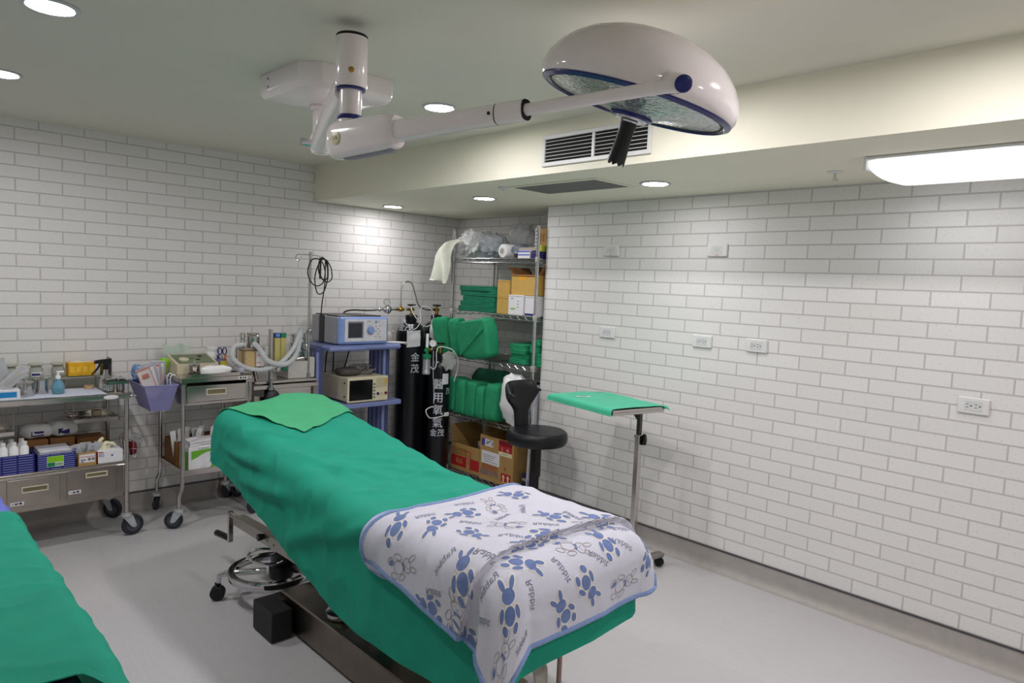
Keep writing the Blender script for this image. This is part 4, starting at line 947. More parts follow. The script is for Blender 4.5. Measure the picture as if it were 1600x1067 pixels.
q = MB(); q.lathe([(.120, .165), (.120, .172), (.10, .178), (.10, .60)], (-2.00, -2.62, 0), n=40); q.build('column', steel, t)
q = MB(); q.lathe([(.062, .1655), (.066, .17), (.066, .19), (.04, .194)], (-2.135, -2.44, 0), n=32, ); q.build('foot_pedal', steel, t)
q = MB(); vs = []
for (y, z0, z1) in ((-1.46, .300, .346), (-2.25, .318, .380)):
    for (x, z) in ((-2.206, z0), (-2.206, z1), (-2.150, z1), (-2.150, z0)): vs.append((x, y, z))
q.add(vs, [(0, 1, 2, 3), (4, 5, 6, 7)] + [(i, (i + 1) % 4, 4 + (i + 1) % 4, 4 + i) for i in range(4)])

for (y, z) in ((-1.49, .322), (-1.86, .335), (-1.93, .335)): q.cyl((-2.207, y, z), (-2.210, y, z), .006, n=10)
q.build('side_rail', mat('brushed_rail', (178, 174, 166), .38, 1.0, var=.05, scale=30), t)
q = MB(); q.cyl((-2.18, -1.46, .325), (-2.18, -1.352, .325), .013, n=16); q.box(-2.194, -2.166, -1.366, -1.350, .172, .340, .003); ck = q.build('crank', steel, t)
q = MB(); q.tube([(-2.18, -1.350, .186), (-2.18, -1.335, .186), (-2.185, -1.26, .182), (-2.19, -1.20, .178), (-2.19, -1.192, .178)], [.012, .016, .0175, .0175, .012], 16); q.build('crank_grip', blackg, ck)
q = MB(); q.cyl((-2.207, -1.82, .345), (-2.235, -1.82, .345), .014, .018, n=14, b=.003); q.build('clamp_knob', blackg, t)
q = MB(); q.box(-2.075, -2.045, -2.06, -1.80, .17, .198); q.build('release_bar', steel_d, t)
q = MB(); q.cyl((-1.926, -3.5, .64), (-1.926, -3.5, .006), .0085, n=14); q.build('support_rod', mat('rod_metal', (150, 128, 122), .35, 1.0), t)
q = MB(); q.lathe([(.02, .0005), (.022, .004), (.02, .010), (.01, .012)], (-1.926, -3.5, 0), n=20); q.build('rubber_foot', black, t)
# clear ribbed tubing bundle below the foot end
t = thing('tubing_coil', 'coil of clear ribbed tubing hanging under the foot end of the operating table', 'tubing', (-1.93, -3.36, .08))
q = MB(); pts = []
for k in range(130):
    a = 2 * PI * k / 26; pts.append((-1.955 + .012 * (k / 26) - .03 + .006 * math.sin(a * 3), -3.36 + .085 * math.cos(a), .24 + .12 * math.sin(a)))
q.tube(pts, [.0075 + .0012 * (k % 2) for k in range(130)], 7); q.build('hose', mat('grey_tubing', (196, 192, 180), .35, alpha=.85), t)
q = MB(); q.tube([(-1.975, -3.36, .35), (-1.975, -3.36, .60)], .003, 6); q.build('strap', white, t)

# chrome ring base on casters below the head end
t = thing('stool_base', 'chrome ring stool base on casters under the head end of the table', 'stool', (-2.15, -1.69, 0))
cx, cy = -2.13, -1.755; R = .20
q = MB(); q.lathe([(R - .022, .118), (R + .004, .118), (R + .006, .122), (R + .006, .148), (R + .004, .152), (R - .022, .152), (R - .024, .148), (R - .024, .122), (R - .022, .118)], (cx, cy, 0), n=64, capb=False, capt=False); q.build('foot_ring', chrome, t)
for k in range(4):
    a = math.radians((150, 60, 325, 0)[k]); dx, dy = math.cos(a), math.sin(a)
    if k == 3: continue
    q = MB(); q.tube([(cx + dx * .03, cy + dy * .03, .135), (cx + dx * (R + .02), cy + dy * (R + .02), .132), (cx + dx * (R + .045), cy + dy * (R + .045), .122), (cx + dx * (R + .048), cy + dy * (R + .048), .088)], [.016, .014, .013, .012], 14); lg_ = q.build('leg', blackg if k else chrome, t)
    q = MB(); w = V((-dy, dx, 0)); c = V((cx + dx * (R + .052), cy + dy * (R + .052), .036))
    for s in (-1, 1): q.lathe([(.001, -.009), (.030, -.009), (.035, -.005), (.035, .005), (.030, .009), (.001, .009)], c + w * s * .013, w, n=28)
    q.box(c.x - .012, c.x + .012, c.y - .012, c.y + .012, .060, .088, .003); q.build('caster', blackg, lg_)
q = MB(); q.lathe([(.055, .10), (.060, .115), (.060, .165), (.034, .175), (.030, .19), (.030, .285), (.045, .29), (.045, .315), (.02, .318)], (cx + .04, cy - .02, 0), n=28); q.build('post', blackg, t)
q = MB(); q.M = TR(cx - .02, cy + .02, .205, 0, .12, .1); q.tube([(.085 * math.cos(2 * PI * k / 36), .085 * math.sin(2 * PI * k / 36), 0) for k in range(36)], .007, 10, closed=True)
for a in (.4, 2.5, 4.6): q.tube([(.085 * math.cos(a), .085 * math.sin(a), 0), (.06 * math.cos(a), .06 * math.sin(a), .028), (.03 * math.cos(a) + .03, .03 * math.sin(a) - .01, .03)], .004, 8)
q.build('lift_ring', chrome, t)

# ------------------------------------------------------------------ rabbit print blanket
class Bl(Drape): pass
bl = Drape(BX0 + .036, BX1 - .022, BYF + .035, BYH, lambda y: ztop(y) + .012, R=.098, flare=.05, fold=.010, ff=10, corner=.16, seed=9, wr=.004)
Q00, Q10, Q01, Q11 = (-2.405, -2.955), (-1.42, -2.985), (-2.555, -3.80), (-1.475, -3.785)
def bl_ab(u, v): return (lerp(lerp(Q00[0], Q10[0], u), lerp(Q01[0], Q11[0], u), v), lerp(lerp(Q00[1], Q10[1], u), lerp(Q01[1], Q11[1], u), v))
def crease_b(a): return -3.495 + .035 * math.sin((a + 2.3) * 5) + max(0, -2.27 - a) * .35
def step(a, b):   # the long soft crease where the blanket is doubled
    d = b - crease_b(a)
    return (.026 * sm(-.010, .010, d) * (1 - .8 * sm(.0, .26, d)))
def blP(u, v, e=0.0):
    a, b = bl_ab(u, v); d_ = b - crease_b(a); b2 = b - .026 * sm(-.004, .008, d_) * sm(.085, .008, d_)
    ex, ey = a - bl.x1, bl.y0 - b2
    if ex > 0 and ey > 0: k = max(ex, ey) / math.hypot(ex, ey); a = bl.x1 + ex * k; b2 = bl.y0 - ey * k
    edge = min(u, 1 - u, v, 1 - v)
    bump = .026 * math.exp(-((a + 1.74) / .14) ** 2 - ((b + 3.22) / .20) ** 2) + .010 * math.exp(-((b + 3.05) / .08) ** 2)
    curl = .045 * math.exp(-(((a + 2.34) / .07) ** 2 + ((b + 2.95) / .05) ** 2))
    return bl.P(a, b2, .006 + e + step(a, b) + bump + curl)
def blN(u, v):
    h = 1e-3; a = blP(u + h, v) - blP(u - h, v); b = blP(u, v + h) - blP(u, v - h); n = a.cross(b); n.normalize()
    return n
fleece = mat('blanket_fleece', (200, 200, 212), .95, var=.02, scale=40, bump=.25, bscale=700, sheen=.3)
rab = mat('rabbit_blue', (98, 118, 166), .95, var=.12, scale=60, bump=.25, bscale=700, sheen=.2)
halo = mat('rabbit_halo', (222, 216, 210), .95, var=.01)
lnm = mat('print_grey', (158, 150, 148), .95, var=.03)
wrd = mat('print_slate', (124, 128, 146), .95, var=.03)
pip = mat('blue_piping', (122, 144, 188), .9, var=.08, scale=60, sheen=.2)
t = thing('rabbit_blanket', 'white fleece blanket with blue rabbits and piping over the foot end of the table', 'blanket', (-1.98, -3.4, .45))
q = MB(); q.sheet(lambda u, v: blP(1 - u, v), 120, 110, .006)
# print: flat shapes laid on the cloth, in the cloth's own mesh
UL, VL = 1.06, .87      # cloth size in metres along u and v
def onb(uc, vc, ang, fl=1):
    ca, sa = math.cos(ang), math.sin(ang)
    def f(x, y, e):
        y *= fl; X = x * ca - y * sa; Y = x * sa + y * ca
        u, v = uc + X / UL, vc + Y / VL
        if u < .004 or u > .996 or v < .004 or v > .996: return None
        return blP(u, v, 0) + blN2(u, v) * e
    return f
def blN2(u, v):
    n = blN(u, v); p = blP(u, v); c = V((-1.97, -3.3, .3))
    return n if n.dot(p - c) > 0 else -n
def disc(f, cx, cy, rx, ry, rot, e, m, n=18, rings=3):
    cx, cy, rx, ry = cx * KS, cy * KS, rx * KS, ry * KS; q.cur = m; cr, sr = math.cos(rot), math.sin(rot); pts = [f(cx, cy, e)]
    for r in range(1, rings + 1):
        for k in range(n):
            a = 2 * PI * k / n; x, y = rx * math.cos(a) * r / rings, ry * math.sin(a) * r / rings
            pts.append(f(cx + x * cr - y * sr, cy + x * sr + y * cr, e))
    fs = [(0, 1 + k, 1 + (k + 1) % n) for k in range(n)]
    for r in range(rings - 1): fs += [(1 + r * n + k, 1 + (r + 1) * n + k, 1 + (r + 1) * n + (k + 1) % n, 1 + r * n + (k + 1) % n) for k in range(n)]
    fs = [g for g in fs if all(pts[i] is not None for i in g)]
    q.add([p if p is not None else V((0, 0, 0)) for p in pts], fs)
def ringl(f, cx, cy, rx, ry, rot, e, m, w=.0013, n=24):
    cx, cy, rx, ry = cx * KS, cy * KS, rx * KS, ry * KS; q.cur = m; cr, sr = math.cos(rot), math.sin(rot); pts = []
    for s in (-1, 1):
        for k in range(n):
            a = 2 * PI * k / n; x, y = (rx + s * w) * math.cos(a), (ry + s * w) * math.sin(a)
            pts.append(f(cx + x * cr - y * sr, cy + x * sr + y * cr, e))
    fs = [(k, (k + 1) % n, n + (k + 1) % n, n + k) for k in range(n)]
    fs = [g for g in fs if all(pts[i] is not None for i in g)]
    q.add([p if p is not None else V((0, 0, 0)) for p in pts], fs)
KS = 1.16
RB = [(0, .034, .0185, .0165, 0), (-.013, .060, .0064, .0155, .30), (.0145, .059, .0064, .0155, -.34), (0, -.007, .0175, .0215, 0), (-.0265, -.001, .0070, .0165, -.35), (.0265, -.001, .0070, .0165, .35), (-.0195, -.036, .0085, .0135, .3), (.0205, -.036, .0095, .0135, -.3)]
def rabbit(u, v, ang):
    f = onb(u, v, ang)
    for (x, y, a, b, r) in RB: disc(f, x, y, a + .0038, b + .0038, r, .0008, 2)
    for (x, y, a, b, r) in RB: disc(f, x, y, a, b, r, .0016, 1)
def outline(u, v, ang):
    f = onb(u, v, ang)
    for (x, y, a, b, r) in RB: ringl(f, x, y, a, b, r, .0010, 3)
    disc(f, .017, -.034, .007, .010, -.3, .0012, 1); disc(f, -.006, .018, .006, .004, .5, .0012, 1); disc(f, .006, .018, .006, .004, -.5, .0012, 1)
    disc(f, -.007, .036, .0018, .0018, 0, .0012, 3); disc(f, .007, .036, .0018, .0018, 0, .0012, 3)
    ringl(f, 0, .029, .003, .002, 0, .0012, 3, .0008)
def word(u, v, ang):
    f = onb(u, v, ang, 1)
    def wr(p):
        r = f(p.x, p.y, .0011); return r if r is not None else blP(min(max(u, .01), .99), min(max(v, .01), .99)) - V((0, 0, .004))
    q.cur = 4; q.text('Rabbit', .034, Matrix(), wrap=wr)
for a in PRINT_R: rabbit(*a)
for a in PRINT_O: outline(*a)
for a in PRINT_W: word(*a)
q.build('fleece', [fleece, rab, halo, lnm, wrd], t, ang=80, recalc=False)
# rear left corner turned under, its blue edge showing outside the hem
def flap(s, w):
    if s < .35: k = s / .35; u, v = .0, lerp(.16, .0, k); du, dv = -1, -.35 * k
    else: k = (s - .35) / .65; u, v = lerp(.0, .34, k), .0; du, dv = -1 + k, -1
    L = math.hypot(du, dv); o = .050 * math.sin(PI * min(1, s * 1.0)) ** .8 * w
    return u + .012 * (1 - w) + du / L * o / UL, v + .012 * (1 - w) + dv / L * o / VL
q = MB(); q.sheet(lambda s, w: blP(*flap(s, 1 - w), -.008), 40, 8, .004); fl_ = q.build('turned_corner', fleece, t, ang=80, recalc=False)
q = MB(); q.tube([blP(*flap(i / 40, 1), -.009) for i in range(41)], .0072, 10); q.build('piping', pip, fl_)
q = MB(); N = 90; bd = [(i / N, 0) for i in range(N)] + [(1, i / N) for i in range(N)] + [(1 - i / N, 1) for i in range(N)] + [(0, 1 - i / N) for i in range(N)]
pp = []
for k, (u, v) in enumerate(bd):
    uu, vv = min(max(u, .002), .998), min(max(v, .002), .998); pp.append(blP(uu, vv, -.001))
q.tube(pp, [.0078 + .0008 * (k % 2) for k in range(len(pp))], 10, closed=True); q.build('piping', pip, t)

# ------------------------------------------------------------------ second table, lower left
X2a, X2b, Y2f, Y2h = -3.86, -3.262, -3.52, -1.55
t = thing('second_operating_table', 'second padded operating table under the green drape at the lower left corner', 'operating table', (-3.56, -2.6, 0))
q = MB(); q.box(X2a + .03, X2b - .03, Y2f + .01, Y2h - .03, .655, .735, .02); q.build('mattress', mat('navy_pad', (32, 32, 52), .45), t)
q = MB(); q.box(X2a + .06, X2b - .06, Y2f + .05, Y2h - .06, .60, .653, .004); q.build('frame', steel_d, t)
q = MB(); q.box(-3.68, -3.44, -2.85, -2.2, .005, .13, .01); q.build('base', black, t)
q = MB(); q.lathe([(.09, .131), (.09, .60)], (-3.56, -2.5, 0), n=32); q.build('column', steel, t)
d2 = Drape(X2a, X2b, Y2f, Y2h, lambda y: .748, seed=31, wr=.005, R=.05, flare=.06, fold=.003, ff=6, corner=.1)
def d2m(u, v):
    a = lerp(X2a - .30, X2b + .30, u); yf = -3.345 + .012 * math.sin(a * 14) - .22 * sm(-3.31, -3.20, a)
    b = lerp(yf, -2.16 + .09 * u, v)
    return d2.P(a, b)
q = MB(); q.sheet(d2m, 90, 120, .003); tag(q.build('surgical_drape', drape_m, ang=80, recalc=False), 'green cotton drape over the second table at the lower left corner', 'drape')
d3 = Drape(X2a, X2b, Y2f, Y2h, lambda y: .742, seed=17, wr=.006, R=.03, flare=.05, fold=.010, corner=.2, off=-.003)
q = MB(); q.sheet(lambda u, v: d3.P(lerp(X2a - .24, X2b + .25, u), lerp(-2.20, Y2h + .2, v)), 70, 60, .002)
tag(q.build('blue_sheet', mat('periwinkle_sheet', (104, 112, 196), .85, var=.05), ang=80, recalc=False), 'periwinkle blue sheet showing beyond the green drape on the second table', 'sheet')
# ------------------------------------------------------------------ anaesthesia cart
mgrey = mat('machine_grey', (172, 170, 164), .45)
t = thing('anaesthesia_machine', 'grey anaesthesia machine cart with canister, flow tubes and vaporiser against the back wall', 'anaesthesia machine', (-1.44, -.28, 0))
xl, xr, yf, yb = -1.665, -1.205, -.455, -.10
q = MB(); q.box(xl, xr, yf, yb, .862, .884, .004); q.box(xl - .012, xr + .008, yf - .012, yb, .826, .856, .003); q.box(xl + .02, xr - .02, yf + .02, yb - .02, .60, .826, .003); q.build('work_top', steel, t)
for (x, y) in ((xl + .012, yf + .012), (xr - .014, yf + .012), (xl + .012, yb - .012), (xr - .014, yb - .012)):
    q = MB(); q.box(x - .015, x + .015, y - .015, y + .015, .10, .826, .003); q.build('leg', steel_d, t)
    caster(t, x, y, .105, .046, .4)
q = MB(); q.box(xl + .03, xr - .03, yf + .03, yb - .03, .16, .18, .003); q.build('bottom_shelf', steel_d, t)
q = MB(); vs = [(-1.69, yf - .01, .876), (-1.60, yf - .01, .858), (-1.60, yf - .01, .775), (-1.69, yf - .01, .792)]
q.add(vs + [(a, -.16, c) for a, b, c in vs], [(0, 1, 2, 3), (4, 5, 6, 7)] + [(i, (i + 1) % 4, 4 + (i + 1) % 4, 4 + i) for i in range(4)]); q.build('side_bracket', mat('dark_bracket', (78, 76, 72), .4, .6), t)
# absorber canister
q = MB(); q.box(-1.735, -1.585, -.43, -.30, 1.095, 1.112, .003); q.box(-1.735, -1.585, -.43, -.30, .955, .972, .003)
for (x, y) in ((-1.728, -.424), (-1.592, -.424), (-1.728, -.306), (-1.592, -.306)): q.cyl((x, y, .972), (x, y, 1.095), .005)
q.cyl((-1.63, -.36, .955), (-1.61, -.36, .885), .014, n=14)
ab = q.build('absorber_frame', steel_d, t)
q = MB(); q.box(-1.722, -1.598, -.418, -.312, .9725, 1.0945, .008); q.build('absorber_granules', gold, ab)
q = MB(); q.box(-1.6, -1.594, -.4275, -.4245, .99, 1.09); 
q = MB(); q.box(-1.645, -1.59, -.4325, -.4305, .985, 1.085); q.cur = 1
for z in (1.055, 1.005): q.box(-1.640, -1.612, -.4332, -.4326, z, z + .006)
q.build('label', [paper, orange], ab)
q = MB(); q.lathe([(.040, 0), (.042, .006), (.042, .075), (.036, .082), (.036, .090), (.030, .094)], (-1.640, -.365, 1.112), n=32); vc = q.build('valve_dome', steel, t)
q = MB()
for k in range(14): a = 2 * PI * k / 14; q.box(-1.640 + .037 * math.cos(a) - .003, -1.640 + .037 * math.cos(a) + .003, -.365 + .037 * math.sin(a) - .003, -.365 + .037 * math.sin(a) + .003, 1.194, 1.204)
q.build('knurled_cap', steel_d, vc)
q = MB(); q.cyl((-1.715, -.37, 1.112), (-1.715, -.37, 1.15), .014, n=16); q.lathe([(.018, 1.15), (.018, 1.165), (.012, 1.17), (.018, 1.175), (.018, 1.205), (.010, 1.21)], (-1.715, -.37, 0), n=20); q.build('relief_valve', chrome, t)
# flow meter tubes
q = MB(); q.box(-1.530, -1.515, -.40, -.36, .885, 1.23, .002); q.box(-1.515, -1.405, -.375, -.345, .94, 1.205, .002); q.build('flowmeter_back', mgrey, t)
for k, (x, m, lt) in enumerate(((-1.480, blue, 'O2'), (-1.437, green, ''))):
    q = MB(); q.box(x - .020, x + .020, -.400, -.3755, .985, 1.172, .003); fm = q.build('flow_tube', mat('flow_yellow', (214, 204, 128), .3, trans=.25), t)
    q = MB(); q.box(x - .019, x + .019, -.402, -.376, 1.173, 1.204, .002); q.build('gas_label', m, fm)
    if lt: q = MB(); q.text(lt, .022, FACE_Y(x, -.4025, 1.189)); q.build('gas_mark', paper, fm)
    q = MB(); q.cyl((x, -.376, .955), (x, -.425, .955), .014, .016, n=18, b=.003); q.build('flow_knob', chrome if k == 0 else green, fm)
q = MB(); q.box(-1.51, -1.41, -.398, -.345, .938, .976, .003); q.build('needle_block', white, t)
# hoses
q = MB(); pts = spline([(-1.655, -.41, 1.135), (-1.64, -.46, 1.11), (-1.59, -.48, 1.03), (-1.50, -.48, .995), (-1.42, -.47, 1.01), (-1.36, -.45, 1.08), (-1.33, -.43, 1.18), (-1.315, -.42, 1.235)], 22)
q.tube(pts, [.0165 + .0022 * (k % 2) for k in range(len(pts))], 12); q.build('breathing_hose', rubw, t)
q = MB(); pts = spline([(-1.715, -.385, 1.13), (-1.79, -.42, 1.12), (-1.805, -.44, 1.05), (-1.74, -.46, .99), (-1.62, -.47, .965), (-1.50, -.465, 1.0), (-1.40, -.455, 1.09), (-1.325, -.425, 1.22)], 22)
q.tube(pts, [.0145 + .002 * (k % 2) for k in range(len(pts))], 12); q.build('breathing_hose', rubw, t)
# vaporiser block
q = MB(); q.box(-1.415, -1.265, -.43, -.25, .8845, 1.005, .004); q.box(-1.262, -1.212, -.43, -.30, .8845, 1.03, .006); q.build('vaporiser_base', mat('pale_machine_grey', (190, 188, 182), .4), t)
q = MB(); q.lathe([(.046, 1.03), (.048, 1.036), (.048, 1.13), (.038, 1.14), (.038, 1.175), (.042, 1.178), (.042, 1.19), (.03, 1.194)], (-1.318, -.345, 0), n=32); q.cyl((-1.318, -.345, 1.005), (-1.318, -.345, 1.03), .03); vp = q.build('vaporiser', chrome, t)
q = MB(); q.lathe([(.024, 0), (.026, .004), (.020, .007)], (-1.325, -.3935, 1.065), (-.1, -1, 0), n=24); q.cur = 1; q.lathe([(.017, .0072), (.017, .0082)], (-1.325, -.3935, 1.065), (-.1, -1, 0), n=24); q.build('gauge', [chrome, green], vp)
q = MB(); q.cyl((-1.40, -.40, 1.018), (-1.27, -.40, 1.018), .013, n=16, b=.003); q.build('pipe', steel, t)
q = MB(); q.cyl((-1.252, -.36, 1.03), (-1.252, -.36, 1.20), .016, n=18); q.lathe([(.022, 1.06), (.024, 1.07), (.024, 1.11), (.018, 1.12)], (-1.252, -.36, 0), n=20); q.lathe([(.020, 1.15), (.022, 1.16), (.020, 1.17)], (-1.252, -.36, 0), n=20); q.build('inhalation_valve', chrome, t)
q = MB(); q.tube([(-1.56, -.475, .885), (-1.56, -.475, .82)], [.012, .014], 14); q.lathe([(.022, .825), (.022, .845)], (-1.56, -.475, 0), n=20); q.build('bag_mount', chrome, t)
q = MB(); q.blob((-1.545, -.475, .72), (.058, .034, .105), 2.3, .08, 1.5, 3, 24); q.tube([(-1.56, -.475, .83), (-1.553, -.475, .79)], [.014, .03], 14); q.build('breathing_bag', mat('black_latex', (34, 36, 42), .4), t)
q = MB(); q.cyl((-1.34, -.33, .60), (-1.34, -.33, .825), .03, n=20); q.cyl((-1.26, -.33, .60), (-1.26, -.33, .825), .02, n=20); q.build('gas_tube', steel_d, t)
# pole with hooks
q = MB(); q.cyl((-1.262, -.425, .90), (-1.262, -.425, 1.775), .0095, n=16); q.lathe([(.018, 1.20), (.020, 1.205), (.020, 1.225), (.014, 1.23)], (-1.262, -.425, 0), n=18); q.cyl((-1.262, -.425, .8845), (-1.262, -.425, .92), .016, n=16); pl = q.build('drip_pole', steel, t)
q = MB(); q.tube([(-1.372, -.425, 1.735), (-1.36, -.425, 1.752), (-1.262, -.425, 1.755), (-1.165, -.425, 1.748), (-1.155, -.425, 1.735)], .003, 8)
q.tube([(-1.352 + .02 * math.cos(a) - .0, -.425, 1.732 + .02 * math.sin(a)) for a in [PI * .55 + 2 * PI * .8 * k / 14 for k in range(15)]], .003, 8); q.tube([(-1.19, -.425, 1.75), (-1.19, -.425, 1.725)], .003, 8); q.build('hook', steel, pl)
# black cable hung on the pole
q = MB()
def loop(cx, cz, rx, rz, tilt, y, n=28, fr=1.0, st=0): return [(cx + rx * math.cos(st + 2 * PI * fr * k / n) * math.cos(tilt) - rz * math.sin(st + 2 * PI * fr * k / n) * math.sin(tilt), y + .004 * math.sin(k), cz + rx * math.cos(st + 2 * PI * fr * k / n) * math.sin(tilt) + rz * math.sin(st + 2 * PI * fr * k / n) * math.cos(tilt)) for k in range(n + 1)]
for (cx, cz, rx, rz, ti, y) in ((-1.225, 1.635, .067, .097, .1, -.452), (-1.19, 1.605, .05, .125, -.12, -.46), (-1.178, 1.66, .035, .08, .15, -.458), (-1.165, 1.65, .05, .085, .35, -.463)): q.tube(loop(cx, cz, rx, rz, ti, y), .0042, 7, closed=False)
q.tube(spline([(-1.20, -.462, 1.725), (-1.205, -.466, 1.66), (-1.205, -.466, 1.59)], 5), .007, 8)
q.tube(spline([(-1.165, -.462, 1.72), (-1.16, -.45, 1.55), (-1.15, -.40, 1.42), (-1.135, -.36, 1.325)], 8), .0042, 7)
tag(q.build('black_cable', black), 'looped black cable hanging from the drip pole down to the blue fronted device', 'cable')

# ------------------------------------------------------------------ blue equipment cart
t = thing('equipment_cart', 'blue two shelf equipment cart beside the black gas cylinders', 'cart', (-.83, -.29, 0))
q = MB(); q.box(-1.14, -.515, -.50, -.07, 1.072, 1.112, .014); q.build('top_shelf', cartblue, t)
q = MB(); q.cyl((-1.14, -.497, 1.088), (-.84, -.497, 1.088), .017, n=16, b=.006); q.build('front_bumper', cartblue, t)
q = MB(); q.box(-1.13, -.505, -.50, -.08, .640, .676, .005); q.build('lower_shelf', cartblue, t)
q = MB(); q.box(-1.10, -.54, -.47, -.08, .20, .225, .005); q.build('bottom_shelf', cartblue, t)
for (x0, x1) in ((-1.195, -1.125), (-.625, -.555)):
    q = MB(); q.box(x0, x1, -.40, -.20, .10, 1.0715 if x0 > -1 else 1.10, .008); up_ = q.build('upright', cartdark, t)
    q = MB()
    for k in range(3): q.box(x0 - .0015, x0 - .0002, -.385 + k * .06, -.350 + k * .06, .15, 1.06)
    q.cyl((x0 + .012, -.408, .12), (x0 + .012, -.408, 1.06), .014, n=12); q.build('groove_trim', cartblue, up_)
q = MB(); q.box(-1.16, -.53, -.46, -.10, .075, .10, .01); q.build('base_frame', cartdark, t)
for (x, y) in ((-1.13, -.43), (-.57, -.43), (-1.13, -.13), (-.57, -.13)): caster(t, x, y, .076, .034, .6)
# generator
t = thing('generator', 'grey medical device with blue front, dark screen and round dial on the cart top', 'device', (-.86, -.28, 1.1125))
z0, z1 = 1.1125, 1.322
q = MB(); q.box(-1.062, -.645, -.20, -.085, z0 + .006, z1 - .002, .006); q.box(-1.062, -.645, -.455, -.275, z0 + .006, z1 - .004, .006); q.build('casing', devgrey, t)
q = MB(); q.box(-1.0635, -.6435, -.2745, -.2005, z0 + .004, z1 - .001, .003); q.box(-1.04, -.665, -.43, -.10, z1 - .0035, z1 + .006, .003); q.build('black_band', blackg, t)
q = MB(); q.box(-1.064, -.643, -.500, -.4555, z0 + .006, z1, .014); fr = q.build('bezel', devblue, t)
q = MB(); q.box(-1.02, -.662, -.5035, -.4995, z0 + .028, z1 - .018, .0018); fp_ = q.build('front_panel', mat('panel_white', (214, 214, 220), .4), t)
q = MB(); q.box(-.995, -.865, -.5055, -.5036, z0 + .054, z1 - .034, .001); q.build('screen_surround', mat('screen_grey', (124, 126, 134), .4), fp_)
q = MB(); q.box(-.990, -.878, -.5065, -.5056, z0 + .058, z1 - .046); q.build('screen', mat('dark_screen', (44, 46, 56), .15), fp_)
q = MB(); q.lathe([(.036, 0), (.036, .003), (.030, .0035), (.030, .0006)], (-.805, -.5036, 1.224), (0, -1, 0), n=40); q.build('dial_ring', mat('ring_pale', (190, 196, 212), .4), fp_)
q = MB(); q.lathe([(.026, 0), (.0265, .012), (.023, .016), (.002, .0165)], (-.805, -.5062, 1.222), (0, -1, 0), n=36); q.build('dial', devblue, fp_)
q = MB(); q.lathe([(.010, 0), (.010, .004), (.007, .005)], (-.758, -.5036, 1.285), (0, -1, 0), n=20); q.cur = 1
for (x, z) in ((-.733, 1.287), (-.757, 1.250), (-.722, 1.255), (-.757, 1.215), (-.722, 1.212), (-.757, 1.175), (-.722, 1.172), (-.74, 1.232), (-.74, 1.194)): q.box(x - .006, x + .006, -.5048, -.5037, z - .003, z + .003, .0005)
q.cur = 2; q.box(-.835, -.80, -.5042, -.5037, 1.287, 1.291); q.build('buttons', [devblue, greyink, greyink], fp_)
# cable coil on the cart's right end and white probe
q = MB()
for k in range(5): q.tube([( -.618 + .012 * k, -.40 + .028 * math.cos(a), 1.158 + .038 * math.sin(a)) for a in [2 * PI * j / 20 for j in range(20)]], .0050, 8, closed=True)
tag(q.build('cable_coil', mat('cream_cable', (206, 202, 188), .5)), 'coil of cream cable standing right of the blue fronted device', 'cable')
t = thing('probe', 'white hand probe lying over the right end of the blue cart top', 'probe', (-.56, -.45, 1.1125))
q = MB(); q.tube([(-.62, -.42, 1.122), (-.585, -.44, 1.121), (-.52, -.47, 1.120), (-.478, -.488, 1.118)], [.005, .008, .009, .007], 10); q.build('handle', white, t)
q = MB(); q.tube([(-.478, -.488, 1.1175), (-.468, -.492, 1.112), (-.462, -.495, 1.10)], [.013, .012, .006], 10); q.build('tip', mgrey, t)
# patient monitor
t = thing('patient_monitor', 'beige monitor with a black screen on the lower shelf of the blue cart', 'monitor', (-.80, -.30, .6765))
z0, z1 = .6765, .868
q = MB(); q.box(-.978, -.634, -.485, -.115, z0 + .010, z1, .007); q.box(-.95, -.66, -.46, -.14, z0, z0 + .010, .002); bdm = q.build('casing', beige, t)
q = MB(); q.box(-.982, -.630, -.497, -.4855, z0 + .006, z1 + .004, .004); fp_ = q.build('front_frame', mat('beige_light', (216, 208, 178), .45), t)
q = MB(); q.box(-.968, -.770, -.5005, -.4975, z0 + .022, z1 - .018, .001); q.build('screen', mat('crt_black', (14, 15, 16), .12), fp_)
q = MB(); q.box(-.737, -.638, -.4995, -.4975, z0 + .110, z1 - .012); q.cur = 1; q.box(-.665, -.640, -.5002, -.4996, z1 - .055, z1 - .020); q.cur = 2
for k in range(5): q.box(-.765, -.744, -.500, -.4976, z0 + .030 + k * .025, z0 + .043 + k * .025, .001)
q.build('key_panel', [mat('panel_tan', (190, 184, 150), .5), mat('amber_print', (206, 168, 80), .5), greyink], fp_)
for x, m in ((-.722, navy), (-.688, offw), (-.652, dred)):
    q = MB(); q.lathe([(.011, 0), (.011, .006), (.007, .007), (.007, .002)], (x, -.4976, z0 + .062), (0, -1, 0), n=22); q.build('socket', m, fp_)
q = MB()
for z in (z0 + .05, z1 - .04): q.cyl((-.9785, -.45, z), (-.985, -.45, z), .006, n=10)
q.build('side_screw', ink, bdm)
q = MB(); q.blob((-.885, -.33, z1 + .030), (.092, .085, .028), 3, .12, 2, 7, 24); q.v = [V((p.x, p.y, max(p.z, z1 + .0045))) for p in q.v]
tag(q.build('pressure_cuff', mat('cuff_grey', (84, 80, 76), .85), ang=50), 'folded dark grey blood pressure cuff on top of the beige monitor', 'cuff')
q = MB(); random.seed(11)
for k in range(7):
    c = V((-.74 + random.uniform(-.03, .03), -.33 + random.uniform(-.05, .05), z1 + .012 + .009 * k)); rr = random.uniform(.035, .06)
    q.tube([c + V((rr * 1.2 * math.cos(a), rr * math.sin(a), .006 * math.sin(2 * a + k))) for a in [2 * PI * j / 22 for j in range(22)]], .0048, 7, closed=True)
tag(q.build('lead_wires', mat('grey_leads', (132, 128, 124), .5)), 'tangle of grey lead wires on top of the beige monitor', 'cable')
